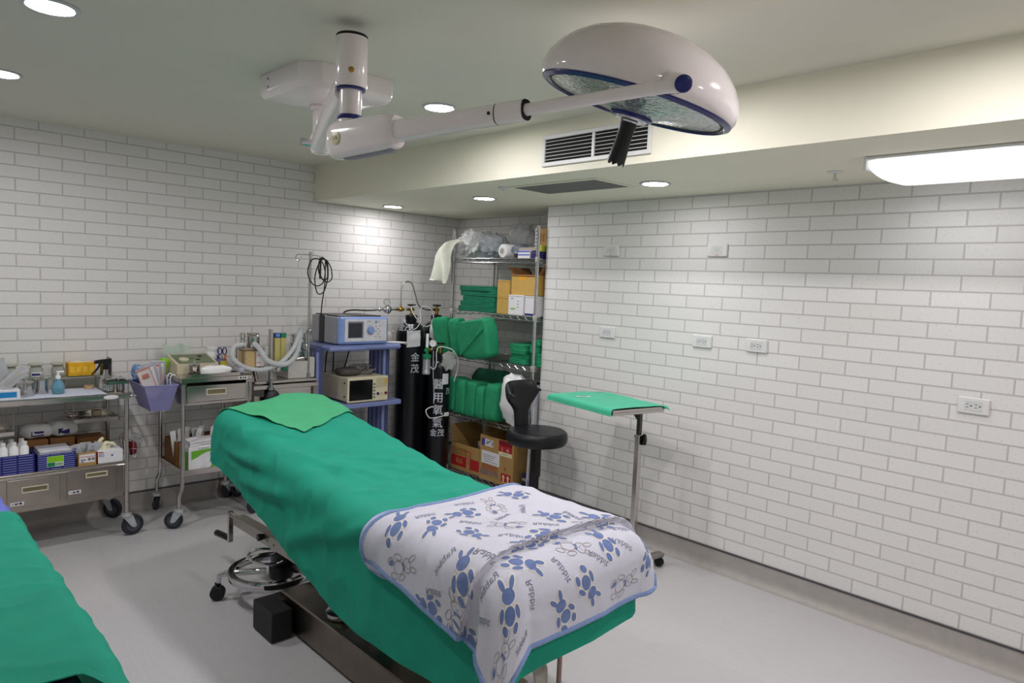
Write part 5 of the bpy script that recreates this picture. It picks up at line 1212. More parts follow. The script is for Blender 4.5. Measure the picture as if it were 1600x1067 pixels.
for (pts, lb) in (([(-.93, -.10, 1.07), (-.94, -.09, .95), (-.945, -.085, .70), (-.93, -.075, .45), (-.92, -.07, .24), (-.90, -.065, .01)], 'black mains cable hanging behind the blue cart on its left'), ([(-.86, -.066, 1.06), (-.855, -.055, .9), (-.86, -.055, .72), (-.80, -.06, .55), (-.70, -.06, .42), (-.66, -.055, .30), (-.63, -.055, .01)], 'black mains cable hanging behind the blue cart in the middle'), ([(-.71, -.062, 1.06), (-.735, -.055, .95), (-.76, -.05, .84), (-.77, -.05, .60), (-.74, -.05, .24), (-.75, -.06, .01)], 'black mains cable hanging behind the blue cart on its right')):
    q = MB(); q.tube(spline(pts, 6), .0055, 7); tag(q.build('mains_cable', black), lb, 'cable')
t = open_carton('cream_box', -.66, -.545, -.44, -.30, .2255, .15, 'small cream box on the bottom shelf of the blue cart', mat('cream_card', (206, 200, 178), .7))
q = MB(); q.blob((-.60, -.37, .345), (.045, .055, .05), 2.5, .3, 2, 14, 16); crk('brown_bag', q, 'crumpled brown bag filling the small cream box', 'bag', kraft_d)
t = thing('wicker_jar', 'round brown jar on the bottom shelf of the blue cart', 'jar', (-.79, -.30, .2255))
q = MB(); q.lathe([(.055, 0), (.07, .02), (.075, .12), (.06, .17), (.05, .19)], (-.79, -.30, .2255), n=32); q.build('body', kraft_d, t)
q = MB(); q.lathe([(.054, .19), (.056, .21), (.03, .216)], (-.79, -.30, .2255), n=32); q.build('lid', black, t)

# ------------------------------------------------------------------ gas cylinders
cylm = mat('cylinder_black', (15, 17, 22), .28, var=.2, scale=6)
wpaint = mat('white_stencil', (214, 218, 226), .6)
def cylinder(x, y, r, hs, hn, label, name='gas_cylinder'):
    t = thing(name, label, 'gas cylinder', (x, y, 0), 'black gas cylinders')
    q = MB(); P = [(r * .86, 0), (r * .97, .012), (r, .04), (r, hs - r * .95)]
    for k in range(1, 9): a = PI / 2 * k / 9; P.append((r * .34 + r * .66 * math.cos(a), hs - r * .95 + r * .95 * math.sin(a)))
    P += [(r * .36, hs + .004), (r * .36, hn)]
    q.lathe(P, (x, y, 0), n=56); b = q.build('body', cylm, t)
    q = MB(); q.lathe([(r * .39, hn - .045), (r * .41, hn - .04), (r * .41, hn - .005), (r * .36, hn)], (x, y, .0), n=32); q.build('neck_ring', blackg, t)
    return t
def cyltext(t, body, size, x, y, r, ang, z):
    q = MB()
    def w(p): a = ang + p.x / r; return V((x + (r + .0008) * math.cos(a), y + (r + .0008) * math.sin(a), z + p.y))
    q.text(body, size, Matrix(), wrap=w); q.build('lettering', wpaint, t)
def valve(t, x, y, z, rz, hw=True):
    q = MB(); q.lathe([(.014, 0), (.016, .01), (.013, .03), (.017, .034), (.017, .055), (.011, .06), (.009, .075)], (x, y, z), n=20)
    q.cyl((x, y, z + .044), (x + .05 * math.cos(rz), y + .05 * math.sin(rz), z + .044), .010, n=14); q.cyl((x, y, z + .044), (x - .028 * math.cos(rz), y - .028 * math.sin(rz), z + .044), .008, n=12); v = q.build('valve', brass, t)
    q = MB(); q.lathe([(.008, .072), (.030, .074), (.033, .080), (.030, .087), (.010, .09)], (x, y, z), n=24)
    for k in range(6): a = k * PI / 3; q.cyl((x + .031 * math.cos(a), y + .031 * math.sin(a), z + .075), (x + .031 * math.cos(a), y + .031 * math.sin(a), z + .087), .007, n=8)
    q.build('hand_wheel', blackg, v)
AX, AY, AR = -.292, -.30, .119
A_ = cylinder(AX, AY, AR, 1.265, 1.325, 'tall black gas cylinder right beside the blue cart')
valve(A_, AX, AY, 1.325, PI)
ca = math.atan2(CAM.y - AY, CAM.x - AX)
for ch, z in (('金', .985), ('茂', .893)): cyltext(A_, ch, .078, AX, AY, AR, ca + .36, z)
# on the shoulder
def shouldertext(t, body, size, x, y, r, ang, hs, z):
    q = MB()
    def w(p):
        zz = z + p.y * .8; a0 = math.asin(min(.98, max(0, (zz - (hs - r * .95)) / (r * .95)))); rr = r * .34 + r * .66 * math.cos(a0) + .002
        a = ang + p.x / rr; return V((x + rr * math.cos(a), y + rr * math.sin(a), zz + .001))
    q.text(body, size, Matrix(), wrap=w); q.build('lettering', wpaint, t)
shouldertext(A_, '金茂', .075, AX, AY, AR, ca - .52, 1.265, 1.222)
BX, BY = -.035, -.30
B_c = cylinder(BX, BY, .115, 1.27, 1.325, 'tall black gas cylinder nearest the corner behind the short one')
valve(B_c, BX, BY, 1.325, PI)
CX, CY, CR = -.215, -.60, .084
C_ = cylinder(CX, CY, CR, .985, 1.035, 'shorter black gas cylinder in front with four large white characters', 'gas_cylinder')
cc = math.atan2(CAM.y - CY, CAM.x - CX)
for ch, z in (('醫', .795), ('用', .690), ('氧', .590), ('氣', .487)): cyltext(C_, ch, .088, CX, CY, CR, cc - .05, z)
cyltext(C_, '金茂', .062, CX, CY, CR, cc - .05, .408)
cyltext(C_, '茂', .055, CX, CY, CR, cc + 1.0, .74)
valve(C_, CX, CY, 1.035, PI)
# taped paper notes
def note(fn, lb, nm='paper_note'):
    q = MB(); q.sheet(fn, 10, 10, .0008); tag(q.build(nm, paper), lb, 'note')
def cylnote(x, y, r, a0, a1, z0, z1, tilt=0, crump=.003, sd=0):
    def f(u, v):
        a = lerp(a0, a1, u); z = lerp(z0, z1, v) + tilt * (u - .5); hs = 1e9
        rr = r + .004 + crump * (noise.noise(V((u * 3, v * 3, sd))) + .6)
        return (x + rr * math.cos(a), y + rr * math.sin(a), z)
    return f
note(cylnote(AX, AY, AR, ca - .24, ca + .66, 1.075, 1.205, .012, .006, 1), 'white paper note taped to the shoulder of the cylinder beside the blue cart')
def slope(u, v):
    a = ca - .45 + .75 * u - .10 * v; z = lerp(1.12, 1.27, v) - .05 * (u - .5); rr = .122 - .05 * sm(1.19, 1.30, z) + .004 * noise.noise(V((u * 3, v * 3, 7)))
    return (BX + rr * math.cos(a), BY + rr * math.sin(a), z)
note(slope, 'white paper note hanging on the shoulder of the cylinder nearest the corner')
note(cylnote(CX, CY, CR, cc + .28, cc + .92, .80, .885, 0, .001, 3), 'small printed white sticker sized note on the short front cylinder')
# manifold with regulator
t = thing('gas_manifold', 'brass and chrome gas manifold pipe with a round gauge joined to the tall cylinders', 'manifold', (-.50, -.31, 1.33))
zm = 1.369
q = MB(); q.tube(spline([(-.80, -.066, 1.22), (-.79, -.075, 1.32), (-.76, -.14, 1.352), (-.70, -.27, 1.358), (-.63, -.31, zm - .006)], 6), .006, 8); q.build('outlet_hose', black, t)
q = MB(); q.cyl((-.64, -.31, zm - .004), (-.56, -.31, zm), .007, n=12); q.lathe([(.012, 0), (.014, .004), (.014, .016), (.010, .02)], (-.615, -.31, zm - .003), (1, 0, 0), n=16); q.cyl((-.52, -.31, zm), (-.455, -.31, zm), .008, n=12); q.build('pipe', chrome, t)
q = MB(); q.lathe([(.031, -.020), (.034, -.012), (.034, .012), (.026, .022), (.016, .026), (.014, .042), (.006, .044)], (-.54, -.32, zm + .002), (0, -1, 0), n=32); rg = q.build('regulator', chrome, t)
def gauge(p, nrm, r, par, nm='gauge'):
    q = MB(); q.lathe([(r * .9, -.012), (r, -.008), (r * 1.02, .006), (r * .93, .009), (r * .90, .004)], p, nrm, n=32, capt=False); q.cur = 1; q.lathe([(r * .91, .0035), (.001, .004)], p, nrm, n=32, capb=False)
    q.cur = 2; n = V(nrm).normalized(); u = n.cross(V((0, 0, 1))).normalized(); w = u.cross(n); p = V(p); c = p + n * .0046
    for k in range(9):
        a = -2.3 + k * .575; d = u * math.sin(a) + w * math.cos(a); e = u * math.cos(a) - w * math.sin(a)
        vs = [c + d * r * .68 + e * .0007, c + d * r * .82 + e * .0007, c + d * r * .82 - e * .0007, c + d * r * .68 - e * .0007]; q.add(vs, [(0, 1, 2, 3)])
    d = u * .6 - w * .5; e = u * .5 + w * .6
    q.add([c - d * r * .2 + e * .001, c + d * r * .7, c - d * r * .2 - e * .001], [(0, 1, 2)])
    return q.build(nm, [chrome, paper, ink], par)
gauge((-.550, -.325, zm + .060), (-.35, -1, .05), .026, t); q = MB(); q.cyl((-.546, -.322, zm + .030), (-.548, -.322, zm + .040), .007, n=10); q.build('gauge_stem', chrome, t)
q = MB(); q.cyl((-.455, -.31, zm), (-.37, -.305, zm), .011, n=14); q.lathe([(.015, 0), (.018, .004), (.018, .026), (.014, .03)], (-.418, -.308, zm), (1, 0, 0), n=6); q.cyl((-.402, -.307, zm), (-.402, -.307, zm + .030), .009, n=12); q.cyl((-.402, -.307, zm - .016), (-.402, -.307, zm), .012, n=12); q.build('brass_block', brass, t)
q = MB(); q.tube(spline([(-.402, -.307, zm + .03), (-.402, -.305, zm + .09), (-.395, -.30, zm + .17), (-.36, -.30, zm + .222), (-.30, -.30, zm + .215), (-.262, -.30, zm + .13), (-.225, -.30, zm + .04), (-.165, -.30, zm + .005), (-.125, -.30, zm)], 7), .0062, 8); q.build('flexible_hose', steel_d, t)
q = MB(); q.cyl((-.15, -.30, zm), (-.086, -.30, zm), .008, n=12); q.build('connector', chrome, t)
# thin clear tubing
q = MB(); q.tube(spline([(-.425, -.40, 1.30), (-.44, -.43, 1.27), (-.36, -.44, 1.22), (-.27, -.40, 1.28), (-.25, -.36, 1.36), (-.22, -.37, 1.40), (-.16, -.40, 1.37), (-.16, -.42, 1.28), (-.24, -.435, 1.24), (-.33, -.43, 1.30), (-.34, -.36, 1.385), (-.28, -.345, 1.40)], 7), .004, 7)
tag(q.build('clear_tubing', rubw), 'thin clear tubing looped around the neck of the cylinder beside the blue cart', 'tubing')
# flowmeter on short cylinder
t = thing('oxygen_flowmeter', 'oxygen flowmeter with a green cap and clear humidifier jar on the short front cylinder', 'flowmeter', (-.40, -.68, .87))
fx, fy = -.415, -.690
q = MB(); q.cyl((-.262, -.625, 1.079), (fx, fy, 1.079), .008, n=12); q.lathe([(.013, 0), (.015, .004), (.015, .020), (.012, .024)], (-.36, -.667, 1.079), (-.92, -.39, 0), n=8); q.build('inlet_pipe', brass, t)
gauge((-.372, -.705, 1.132), (-.55, -.83, .05), .030, t)
q = MB(); q.cyl((-.368, -.690, 1.079), (-.370, -.695, 1.104), .007, n=10); q.build('gauge_stem', chrome, t)
q = MB(); q.cyl((fx, fy, 1.05), (fx, fy, 1.10), .013, n=16); q.cyl((fx, fy, 1.04), (fx, fy, 1.05), .010, n=12); q.lathe([(.010, .0), (.013, .003), (.013, .02), (.009, .022)], (fx - .014, fy - .01, 1.079), (-.8, -.6, 0), n=14); q.build('flow_body', green, t)
q = MB(); q.cyl((fx, fy, 1.10), (fx, fy, 1.205), .011, n=16); q.build('sight_tube', filmw, t)
q = MB(); q.lathe([(.014, 1.012), (.030, 1.014), (.034, 1.020), (.034, 1.042), (.016, 1.046)], (fx, fy, 0), n=28); q.build('jar_cap', green, t)
q = MB(); q.lathe([(.026, .892), (.030, .896), (.030, 1.011), (.028, 1.011)], (fx, fy, 0), n=28); q.build('humidifier_jar', mat('jar_plastic', (206, 216, 216), .08, alpha=.32), t)
q = MB(); q.cyl((fx, fy, .905), (fx, fy, 1.011), .006, n=12); q.cyl((fx, fy, .900), (fx, fy, .925), .014, n=14); q.build('dip_tube', white, t)
q = MB(); q.tube(spline([(-.385, -.70, .95), (-.36, -.71, .93), (-.335, -.71, .97), (-.33, -.70, 1.06), (-.30, -.70, 1.10), (-.25, -.775, 1.09), (-.20, -.785, 1.04), (-.172, -.775, .97), (-.165, -.755, .90), (-.175, -.735, .83)], 8), .0045, 7)
q.tube(spline([(-.36, -.70, 1.07), (-.36, -.705, .90), (-.352, -.71, .78), (-.35, -.712, .66)], 6), .003, 6); q.build('clear_hose', rubw, t)
q = MB(); q.blob((-.235, -.735, 1.000), (.060, .028, .070), 2.2, .35, 2.4, 55, 22); crk('face_mask_bag', q, 'crumpled clear mask bag hung over the valve of the short front cylinder', 'bag', mat('mask_film', (226, 230, 228), .15, alpha=.3))
q = MB(); q.tube(spline([(-.325, -.67, .63), (-.42, -.71, .615), (-.39, -.715, .555), (-.30, -.70, .545), (-.24, -.695, .55), (-.20, -.688, .56)], 6), .0042, 7); q.box(-.225, -.185, -.700, -.6875, .545, .575, .002); tag(q.build('holding_strap', white), 'thin white strap looped round the short front cylinder', 'strap')

# ------------------------------------------------------------------ wire shelving in the recess
RX0, RX1, RYN, RYF = -.07, .375, -1.495, -.545
shelfm = mat('shelf_chrome', (196, 198, 202), .22, 1.0, var=.03)
t = thing('wire_shelving', 'tall chrome wire shelving unit in the recess at the end of the right wall', 'shelving', ((RX0 + RX1) / 2, (RYN + RYF) / 2, 0))
for (x, y) in ((RX0, RYN), (RX0, RYF), (RX1, RYN), (RX1, RYF)):
    q = MB(); q.cyl((x, y, .012), (x, y, 2.02), .0125, n=16); p_ = q.build('post', chrome, t)
    q = MB(); q.lathe([(.012, 0), (.016, .003), (.016, .012), (.0125, .016)], (x, y, 0), n=16); q.build('levelling_foot', mgrey, p_)
    for z in (.085, .545, 1.015, 1.378, 1.795): q = MB(); q.lathe([(.0150, -.026), (.0165, -.022), (.0175, .012), (.0155, .016)], (x, y, z), n=18); q.build('collar', mgrey, p_)
    q = MB(); q.lathe([(.013, 2.02), (.014, 2.024), (.010, 2.03)], (x, y, 0), n=16); q.build('end_cap', mgrey, p_)
for z in (.085, .545, 1.015, 1.378, 1.795):
    q = MB(); zt, zb = z + .006, z - .026
    for zz, r in ((zt - .003, .0035), (zb, .003)):
        q.cyl((RX0, RYN, zz), (RX0, RYF, zz), r, n=8); q.cyl((RX1, RYN, zz), (RX1, RYF, zz), r, n=8); q.cyl((RX0, RYN, zz), (RX1, RYN, zz), r, n=8); q.cyl((RX0, RYF, zz), (RX1, RYF, zz), r, n=8)
    n = 22
    for x in (RX0, RX1): q.tube([(x, lerp(RYN + .03, RYF - .03, k / n), zb if k % 2 else zt - .004) for k in range(n + 1)], .0022, 6)
    n = 10
    for y in (RYN, RYF): q.tube([(lerp(RX0 + .03, RX1 - .03, k / n), y, zb if k % 2 else zt - .004) for k in range(n + 1)], .0022, 6)
    for k in range(1, 36): y = lerp(RYN, RYF, k / 36); q.cyl((RX0, y, zt - .002), (RX1, y, zt - .002), .0018, n=5)
    for x in (.08, .22): q.cyl((x, RYN, zt - .006), (x, RYF, zt - .006), .0025, n=6)
    q.build('wire_shelf', shelfm, t)
SZ = {0: .0915, 1: .5515, 2: 1.0215, 3: 1.3845, 4: 1.8015}
def cloth_stack(x0, x1, y0, y1, z, n, h, base, m, grp, sd, order=('bottom', 'second', 'third', 'fourth', 'top')):
    for k in range(n):
        random.seed(sd + k); dx, dy = random.uniform(-.008, .008), random.uniform(-.03, .02); zz = z + k * h
        q = MB(); lay = 3
        def f(u, v, e):
            a = 2 * PI * u; sx = (x1 - x0) / 2 * (1 - .04 * (k % 2)); sy = (y1 - y0) / 2 * (1 - .05 * (k % 3))
            ex = math.copysign(abs(math.cos(a)) ** .25, math.cos(a)); ey = math.copysign(abs(math.sin(a)) ** .25, math.sin(a))
            return ((x0 + x1) / 2 + dx + ex * sx * e, (y0 + y1) / 2 + dy + ey * sy * e)
        N = 56; lv = []; st = []
        for j in range(lay):
            b0 = zz + h * j / lay; hh = h / lay
            st += [(b0 + .001, .975), (b0 + hh * .3, 1.0), (b0 + hh * .75, 1.0), (b0 + hh * .97, .98)]
        vs = []; 
        for (zq, e) in st:
            for i in range(N):
                x, y = f(i / N, 0, e); w = noise.noise(V((x * 14, y * 14, zq * 30 + sd)))
                vs.append((x + .006 * w, y + .006 * w, zq + h * .18 * noise.noise(V((x * 8, y * 8, k + sd))) * (1 if zq > zz + h * .3 else .0) * .6))
        fs = []
        for j in range(len(st) - 1): fs += [(j * N + i, j * N + (i + 1) % N, (j + 1) * N + (i + 1) % N, (j + 1) * N + i) for i in range(N)]
        fs += [tuple(range(N - 1, -1, -1)), tuple(range((len(st) - 1) * N, len(st) * N))]
        q.add(vs, fs)
        tag(q.build('folded_cloth', m, ang=60), order[k] + ' ' + base, 'folded cloth', grp)
cloth_stack(-.055, .26, -1.035, -.575, SZ[3], 5, .040, 'folded green cloth of the stack on the second highest wire shelf', tealst, 'folded cloths on the second highest shelf', 60)
cloth_stack(-.03, .26, -1.385, -1.185, SZ[2], 4, .036, 'folded green cloth of the low stack right of the big bundle', pack_m, 'folded cloths on the middle shelf', 80, ('bottom', 'second', 'third', 'top'))
cloth_stack(-.03, .24, -1.488, -1.405, SZ[2], 4, .048, 'folded green cloth of the narrow stack by the near post, middle shelf', pack_m, 'folded cloths on the middle shelf', 90, ('bottom', 'second', 'third', 'top'))
def bundle(x, y, z, sx, sy, sz, rx, ry, lb, grp, sd, m=pack_m, rz=0, flap=True):
    t = thing('wrapped_bundle', lb, 'bundle', (x, y, z), grp)
    q = MB(); q.blob((0, 0, 0), (sx, sy, sz), 6.5, .055, 2.4, sd, 48)
    M_ = TR(x, y, z, rz, rx, ry); q.v = [M_ @ p for p in q.v]; q.build('wrap', m, t, ang=70)
    q = MB(); e = lambda u, v: V((-sx * 1.045 - .004, lerp(-sy * .95, sy * .95, u) + 0, lerp(.98, -.98, v) * sz * (.35 if u < .5 else .35 + (u - .5) * 1.2)))
    def fl(u, v):
        yy = lerp(-sy * .96, sy * .96, u); top = sz * .93; bot = sz * lerp(.5, -.75, u)
        return V((-sx * 1.04 - .006 - .003 * noise.noise(V((u * 5, v * 5, sd))), yy, lerp(top, bot, v)))
    if flap: q.sheet(fl, 16, 10, .003); q.v = [M_ @ p for p in q.v]; q.build('folded_flap', m, t, ang=70)
bundle(-.128, -.525, 1.176, .040, .075, .148, -.20, -.06, 'green wrapped bundle leaning out furthest left on the middle wire shelf', 'leaning bundles on the middle shelf', 3, rz=.5, flap=False)
bundle(-.100, -.680, 1.176, .050, .062, .146, -.20, -.05, 'green wrapped bundle in the middle of the three leaning on the middle wire shelf', 'leaning bundles on the middle shelf', 8, rz=.2, flap=False)
bundle(-.115, -.945, 1.180, .070, .165, .150, -.15, -.10, 'big broad green wrapped bundle facing out on the middle wire shelf', 'leaning bundles on the middle shelf', 14)
q = MB(); q.blob((.215, -.76, .72), (.115, .18, .17), 3.2, .12, 2, 61, 26); mz = min(p.z for p in q.v); q.v = [V((p.x, p.y, p.z - mz + SZ[1])) for p in q.v]; crk('bundled_sheet', q, 'dark green bundled sheet at the back of the fourth wire shelf', 'sheet', dkgreen)
names4 = ('leftmost', 'second from the left', 'third from the left', 'fourth from the left', 'rightmost, next to the white bag,')
for k, (y, sy, sz, zc) in enumerate(((-.625, .056, .138, .698), (-.745, .058, .135, .694), (-.868, .058, .137, .694), (-.980, .046, .128, .688), (-1.105, .066, .142, .702))):
    bundle(-.025, y, zc, .100, sy, sz, .03 * (-1) ** k, .04, 'green wrapped bundle upright on the fourth shelf, ' + names4[k] + ' of five', 'upright bundles on the fourth shelf', 20 + k, flap=False)
# cartons on the middle upper shelves
def carton(nm, x0, x1, y0, y1, z, h, lb, m, grp=None, mark=None):
    t = thing(nm, lb, 'box', ((x0 + x1) / 2, (y0 + y1) / 2, z), grp)
    q = MB(); q.box(x0, x1, y0, y1, z, z + h, .002); q.build('carton', m, t)
    q = MB(); q.box(x0 - .0006, x0 - .0001, y0 + .004, y1 - .004, z + h - .012, z + h - .009); q.build('flap_line', kraft_d if m is not paper else greyink, t)
    return t
carton('kraft_box', -.04, .20, -1.183, -1.052, SZ[3], .127, 'lower of two kraft boxes beside the folded cloths on the second highest shelf', kraft_y, 'kraft boxes on the second highest shelf')
carton('kraft_box', -.04, .20, -1.183, -1.052, SZ[3] + .1275, .125, 'upper of two kraft boxes beside the folded cloths on the second highest shelf', kraft_y, 'kraft boxes on the second highest shelf')
w1 = carton('white_box', -.05, .20, -1.345, -1.190, SZ[3], .148, 'white box with faint print left of the near post on the second highest shelf', paper, 'white boxes on the second highest shelf')
q = MB()
for (a, b, c) in ((-1.215, -1.245, .118), (-1.285, -1.300, .10), (-1.285, -1.300, .078), (-1.285, -1.300, .056)): q.box(-.0512, -.0506, b, a, SZ[3] + c, SZ[3] + c + .006)
q.cur = 1; q.box(-.0512, -.0506, -1.265, -1.215, SZ[3] + .040, SZ[3] + .050); q.build('print', [greyink, lime], w1)
w2 = carton('white_box', -.035, .20, -1.478, -1.350, SZ[3], .145, 'white box with a blue foot line behind the near post on the second highest shelf', paper, 'white boxes on the second highest shelf')
q = MB(); q.box(-.0362, -.0356, -1.47, -1.355, SZ[3] + .004, SZ[3] + .018); q.build('blue_line', navy, w2)
t = open_carton('open_kraft_box', -.03, .20, -1.475, -1.195, SZ[3] + .1485, .150, 'open kraft box standing on the two white boxes', kraft_y)
q = MB(); q.M = TR(.085, -1.475, SZ[3] + .2985, 0, .55); q.box(-.11, .11, -.0015, .0015, 0, .075); q.M = TR(.20, -1.335, SZ[3] + .2985, 0, 0, .3); q.box(-.0015, .0015, -.13, .13, 0, .07); q.M = TR(.085, -1.1965, SZ[3] + .2985, 0, -.7); q.box(-.11, .11, -.0015, .0015, 0, .07); q.M = TR(-.0285, -1.335, SZ[3] + .2985, 0, 0, -2.4); q.box(-.0015, .0015, -.13, .13, 0, .012); q.build('flap', kraft_d, t)
q = MB(); q.box(-.0312, -.0304, -1.345, -1.275, SZ[3] + .262, SZ[3] + .298); q.build('orange_tape', mat('orange_tape', (226, 160, 40), .5), t)
# top shelf
q = MB(); q.blob((.10, -.645, SZ[4] + .105), (.135, .14, .10), 2.4, .34, 3.4, 71, 56); mz = min(p.z for p in q.v); q.v = [V((p.x, p.y, p.z - mz + SZ[4])) for p in q.v]
crk('white_plastic_bag', q, 'large crumpled white plastic bag at the far left of the top wire shelf', 'bag', filmw, group='plastic bags on the top shelf')
q = MB(); q.blob((.03, -.915, SZ[4] + .085), (.10, .10, .085), 2.4, .26, 3.2, 75, 48); mz = min(p.z for p in q.v); q.v = [V((p.x, p.y, p.z - mz + SZ[4])) for p in q.v]
crk('grey_plastic_bag', q, 'rounded greyish plastic bag in the middle of the top wire shelf', 'bag', mat('grey_film', (176, 184, 190), .35, alpha=.9), group='plastic bags on the top shelf')
q = MB(); q.blob((.275, -.98, SZ[4] + .12), (.08, .12, .12), 2.4, .36, 3.4, 77, 44); mz = min(p.z for p in q.v); q.v = [V((p.x, p.y, p.z - mz + SZ[4])) for p in q.v]
crk('clear_plastic_bag', q, 'puffed clear plastic bag behind the rolled packs on the top wire shelf', 'bag', film, group='plastic bags on the top shelf')
t = thing('wrapped_roll', 'film wrapped white roll with its round end facing out on the top wire shelf', 'roll', (.0, -1.105, SZ[4]))
q = MB(); q.lathe([(.030, 0), (.048, .004), (.054, .02), (.054, .21), (.04, .215)], (-.055, -1.105, SZ[4] + .055), (1, 0, 0), n=28); q.v = [p + V((0, .004 * noise.noise(p * 30), .003 * noise.noise(p * 24))) for p in q.v]
mz = min(p.z for p in q.v); q.v = [V((p.x, p.y, p.z - mz + SZ[4])) for p in q.v]; q.build('wrap', filmw, t, ang=50)
q = MB(); q.lathe([(.022, -.003), (.012, -.004), (.002, -.004)], (-.055, -1.105, SZ[4] + .055), (1, 0, 0), n=20, capb=False); q.build('core_end', mgrey, t)
q = MB(); q.blob((.03, -1.215, SZ[4] + .05), (.07, .05, .05), 2.4, .3, 2, 83, 20); mz = min(p.z for p in q.v); q.v = [V((p.x, p.y, p.z - mz + SZ[4])) for p in q.v]; crk('grey_bag', q, 'small dark grey plastic bag right of the film wrapped roll', 'bag', mat('dark_grey_film', (120, 126, 140), .35, alpha=.85))
t = carton('blue_white_box', -.06, .10, -1.405, -1.278, SZ[4], .055, 'flat blue and white box left of the near post on the top wire shelf', paper)
q = MB(); q.box(-.0612, -.0606, -1.403, -1.28, SZ[4] + .020, SZ[4] + .030); q.box(-.0612, -.0606, -1.403, -1.28, SZ[4] + .044, SZ[4] + .054); q.build('blue_bands', mat('band_blue', (96, 112, 190), .5), t)
t = carton('flat_grey_box', -.04, .22, -1.44, -1.262, SZ[4] + .0555, .024, 'flat pale grey box lying on the blue and white box', mgrey)
t = carton('navy_box', -.05, .15, -1.49, -1.412, SZ[4], .050, 'navy box right behind the near post on the top wire shelf', navy)
t = carton('yellow_pack', -.03, .08, -1.488, -1.445, SZ[4] + .0505, .045, 'small yellow green pack on the navy box', mat('yellow_green', (196, 206, 70), .5))
t = thing('brown_paper_bag', 'tall open brown paper carton at the near end of the top wire shelf', 'carton', (.16, -1.40, SZ[4] + .08))
q = MB(); x0, x1, y0, y1, z0, z1 = .085, .30, -1.488, -1.33, SZ[4] + .0805, SZ[4] + .225
q.box(x0, x0 + .003, y0, y1, z0, z1); q.box(x1 - .003, x1, y0, y1, z0, z1); q.box(x0 + .003, x1 - .003, y0, y0 + .003, z0, z1); q.box(x0 + .003, x1 - .003, y1 - .003, y1, z0, z1); q.box(x0 + .003, x1 - .003, y0 + .003, y1 - .003, z0, z0 + .003); q.build('carton', kraft, t)
q = MB(); q.add([(x1, y0, z1), (x1, y1, z1), (x1 + .015, (y0 + y1) / 2, z1 + .055), (x1 - .003, y0, z1), (x1 - .003, y1, z1), (x1 + .012, (y0 + y1) / 2, z1 + .055)], [(0, 1, 2), (3, 4, 5), (0, 1, 4, 3), (1, 2, 5, 4), (2, 0, 3, 5)]); q.build('peaked_flap', kraft, t)
q = MB()
for k in range(4): q.box(x0 - .0006, x0 - .0001, y0 + .02 + k * .032, y0 + .036 + k * .032, z0 + .05, z0 + .11)
q.build('print', kraft_d, t)
t = thing('white_strip_box', 'tall narrow white carton with dark dashes beside the brown paper carton', 'carton', (.10, -1.30, SZ[4] + .08))
q = MB(); q.box(.095, .26, -1.326, -1.296, SZ[4] + .0805, SZ[4] + .235, .001); q.build('carton', paper, t)
q = MB()
for k in range(5): q.box(.0942, .0948, -1.320, -1.304, SZ[4] + .095 + k * .027, SZ[4] + .107 + k * .027)
q.build('print', greyink, t)
# towel over the far end of the top shelf
def tw(u, v):
    s = v * .50; y = lerp(-.62, -.47, u)
    if s < .16: x, z, yy = -.09 + .03 * u, SZ[4] + .19 - .015 * math.sin(u * 6) - .12 * s, y + .02
    base = spl[int(v * 40)]
    return V((base.x + .030 * math.sin(u * 7 + v * 4) * (.4 + v), base.y + (u - .5) * lerp(.17, .20, v) + .02 * math.sin(v * 6), base.z + .03 * (u - .5) * v + .02 * (1 - v) * math.sin(u * 5)))
spl = spline([(-.085, -.56, SZ[4] + .130), (-.115, -.52, SZ[4] + .105), (-.135, -.47, SZ[4] + .02), (-.13, -.46, SZ[4] - .08), (-.125, -.455, SZ[4] - .20)], 10)
q = MB(); q.sheet(lambda u, v: tw(u, min(v, .999)), 22, 40, .006); crk('white_towel', q, 'cream white towel hanging off the far left end of the top wire shelf', 'towel', mat('cream_towel', (222, 226, 210), .95, bump=.3, bscale=500))
# fourth shelf: bag and pack near the post
q = MB(); q.blob((-.045, -1.295, SZ[1] + .175), (.075, .105, .185), 3.0, .20, 2.0, 91, 30); mz = min(p.z for p in q.v); q.v = [V((p.x, p.y, p.z - mz + SZ[1])) for p in q.v]; crk('white_plastic_bag', q, 'upright white plastic bag behind the swivel chair backrest', 'bag', filmw)
t = thing('blue_label_pack', 'white pack with blue spot labels at the near end of the fourth wire shelf', 'pack', (.03, -1.45, SZ[1]))
q = MB(); q.box(-.03, .12, -1.484, -1.41, SZ[1], SZ[1] + .32, .006); q.build('wrap', mat('pale_wrap', (206, 208, 214), .4), t)
q = MB()
for z in (.05, .12, .27): q.lathe([(.001, 0), (.018, 0), (.018, .0006), (.001, .0006)], (-.0302, -1.447, SZ[1] + z), (-1, 0, 0), n=18)
q.build('blue_labels', blue, t)
q = MB(); q.blob((.24, -1.31, SZ[1] + .17), (.09, .10, .15), 2.8, .15, 2, 93, 22); mz = min(p.z for p in q.v); q.v = [V((p.x, p.y, p.z - mz + SZ[1])) for p in q.v]; crk('dark_bag', q, 'dark navy bag behind the white plastic bag on the fourth shelf', 'bag', mat('dark_navy_bag', (26, 32, 48), .5))
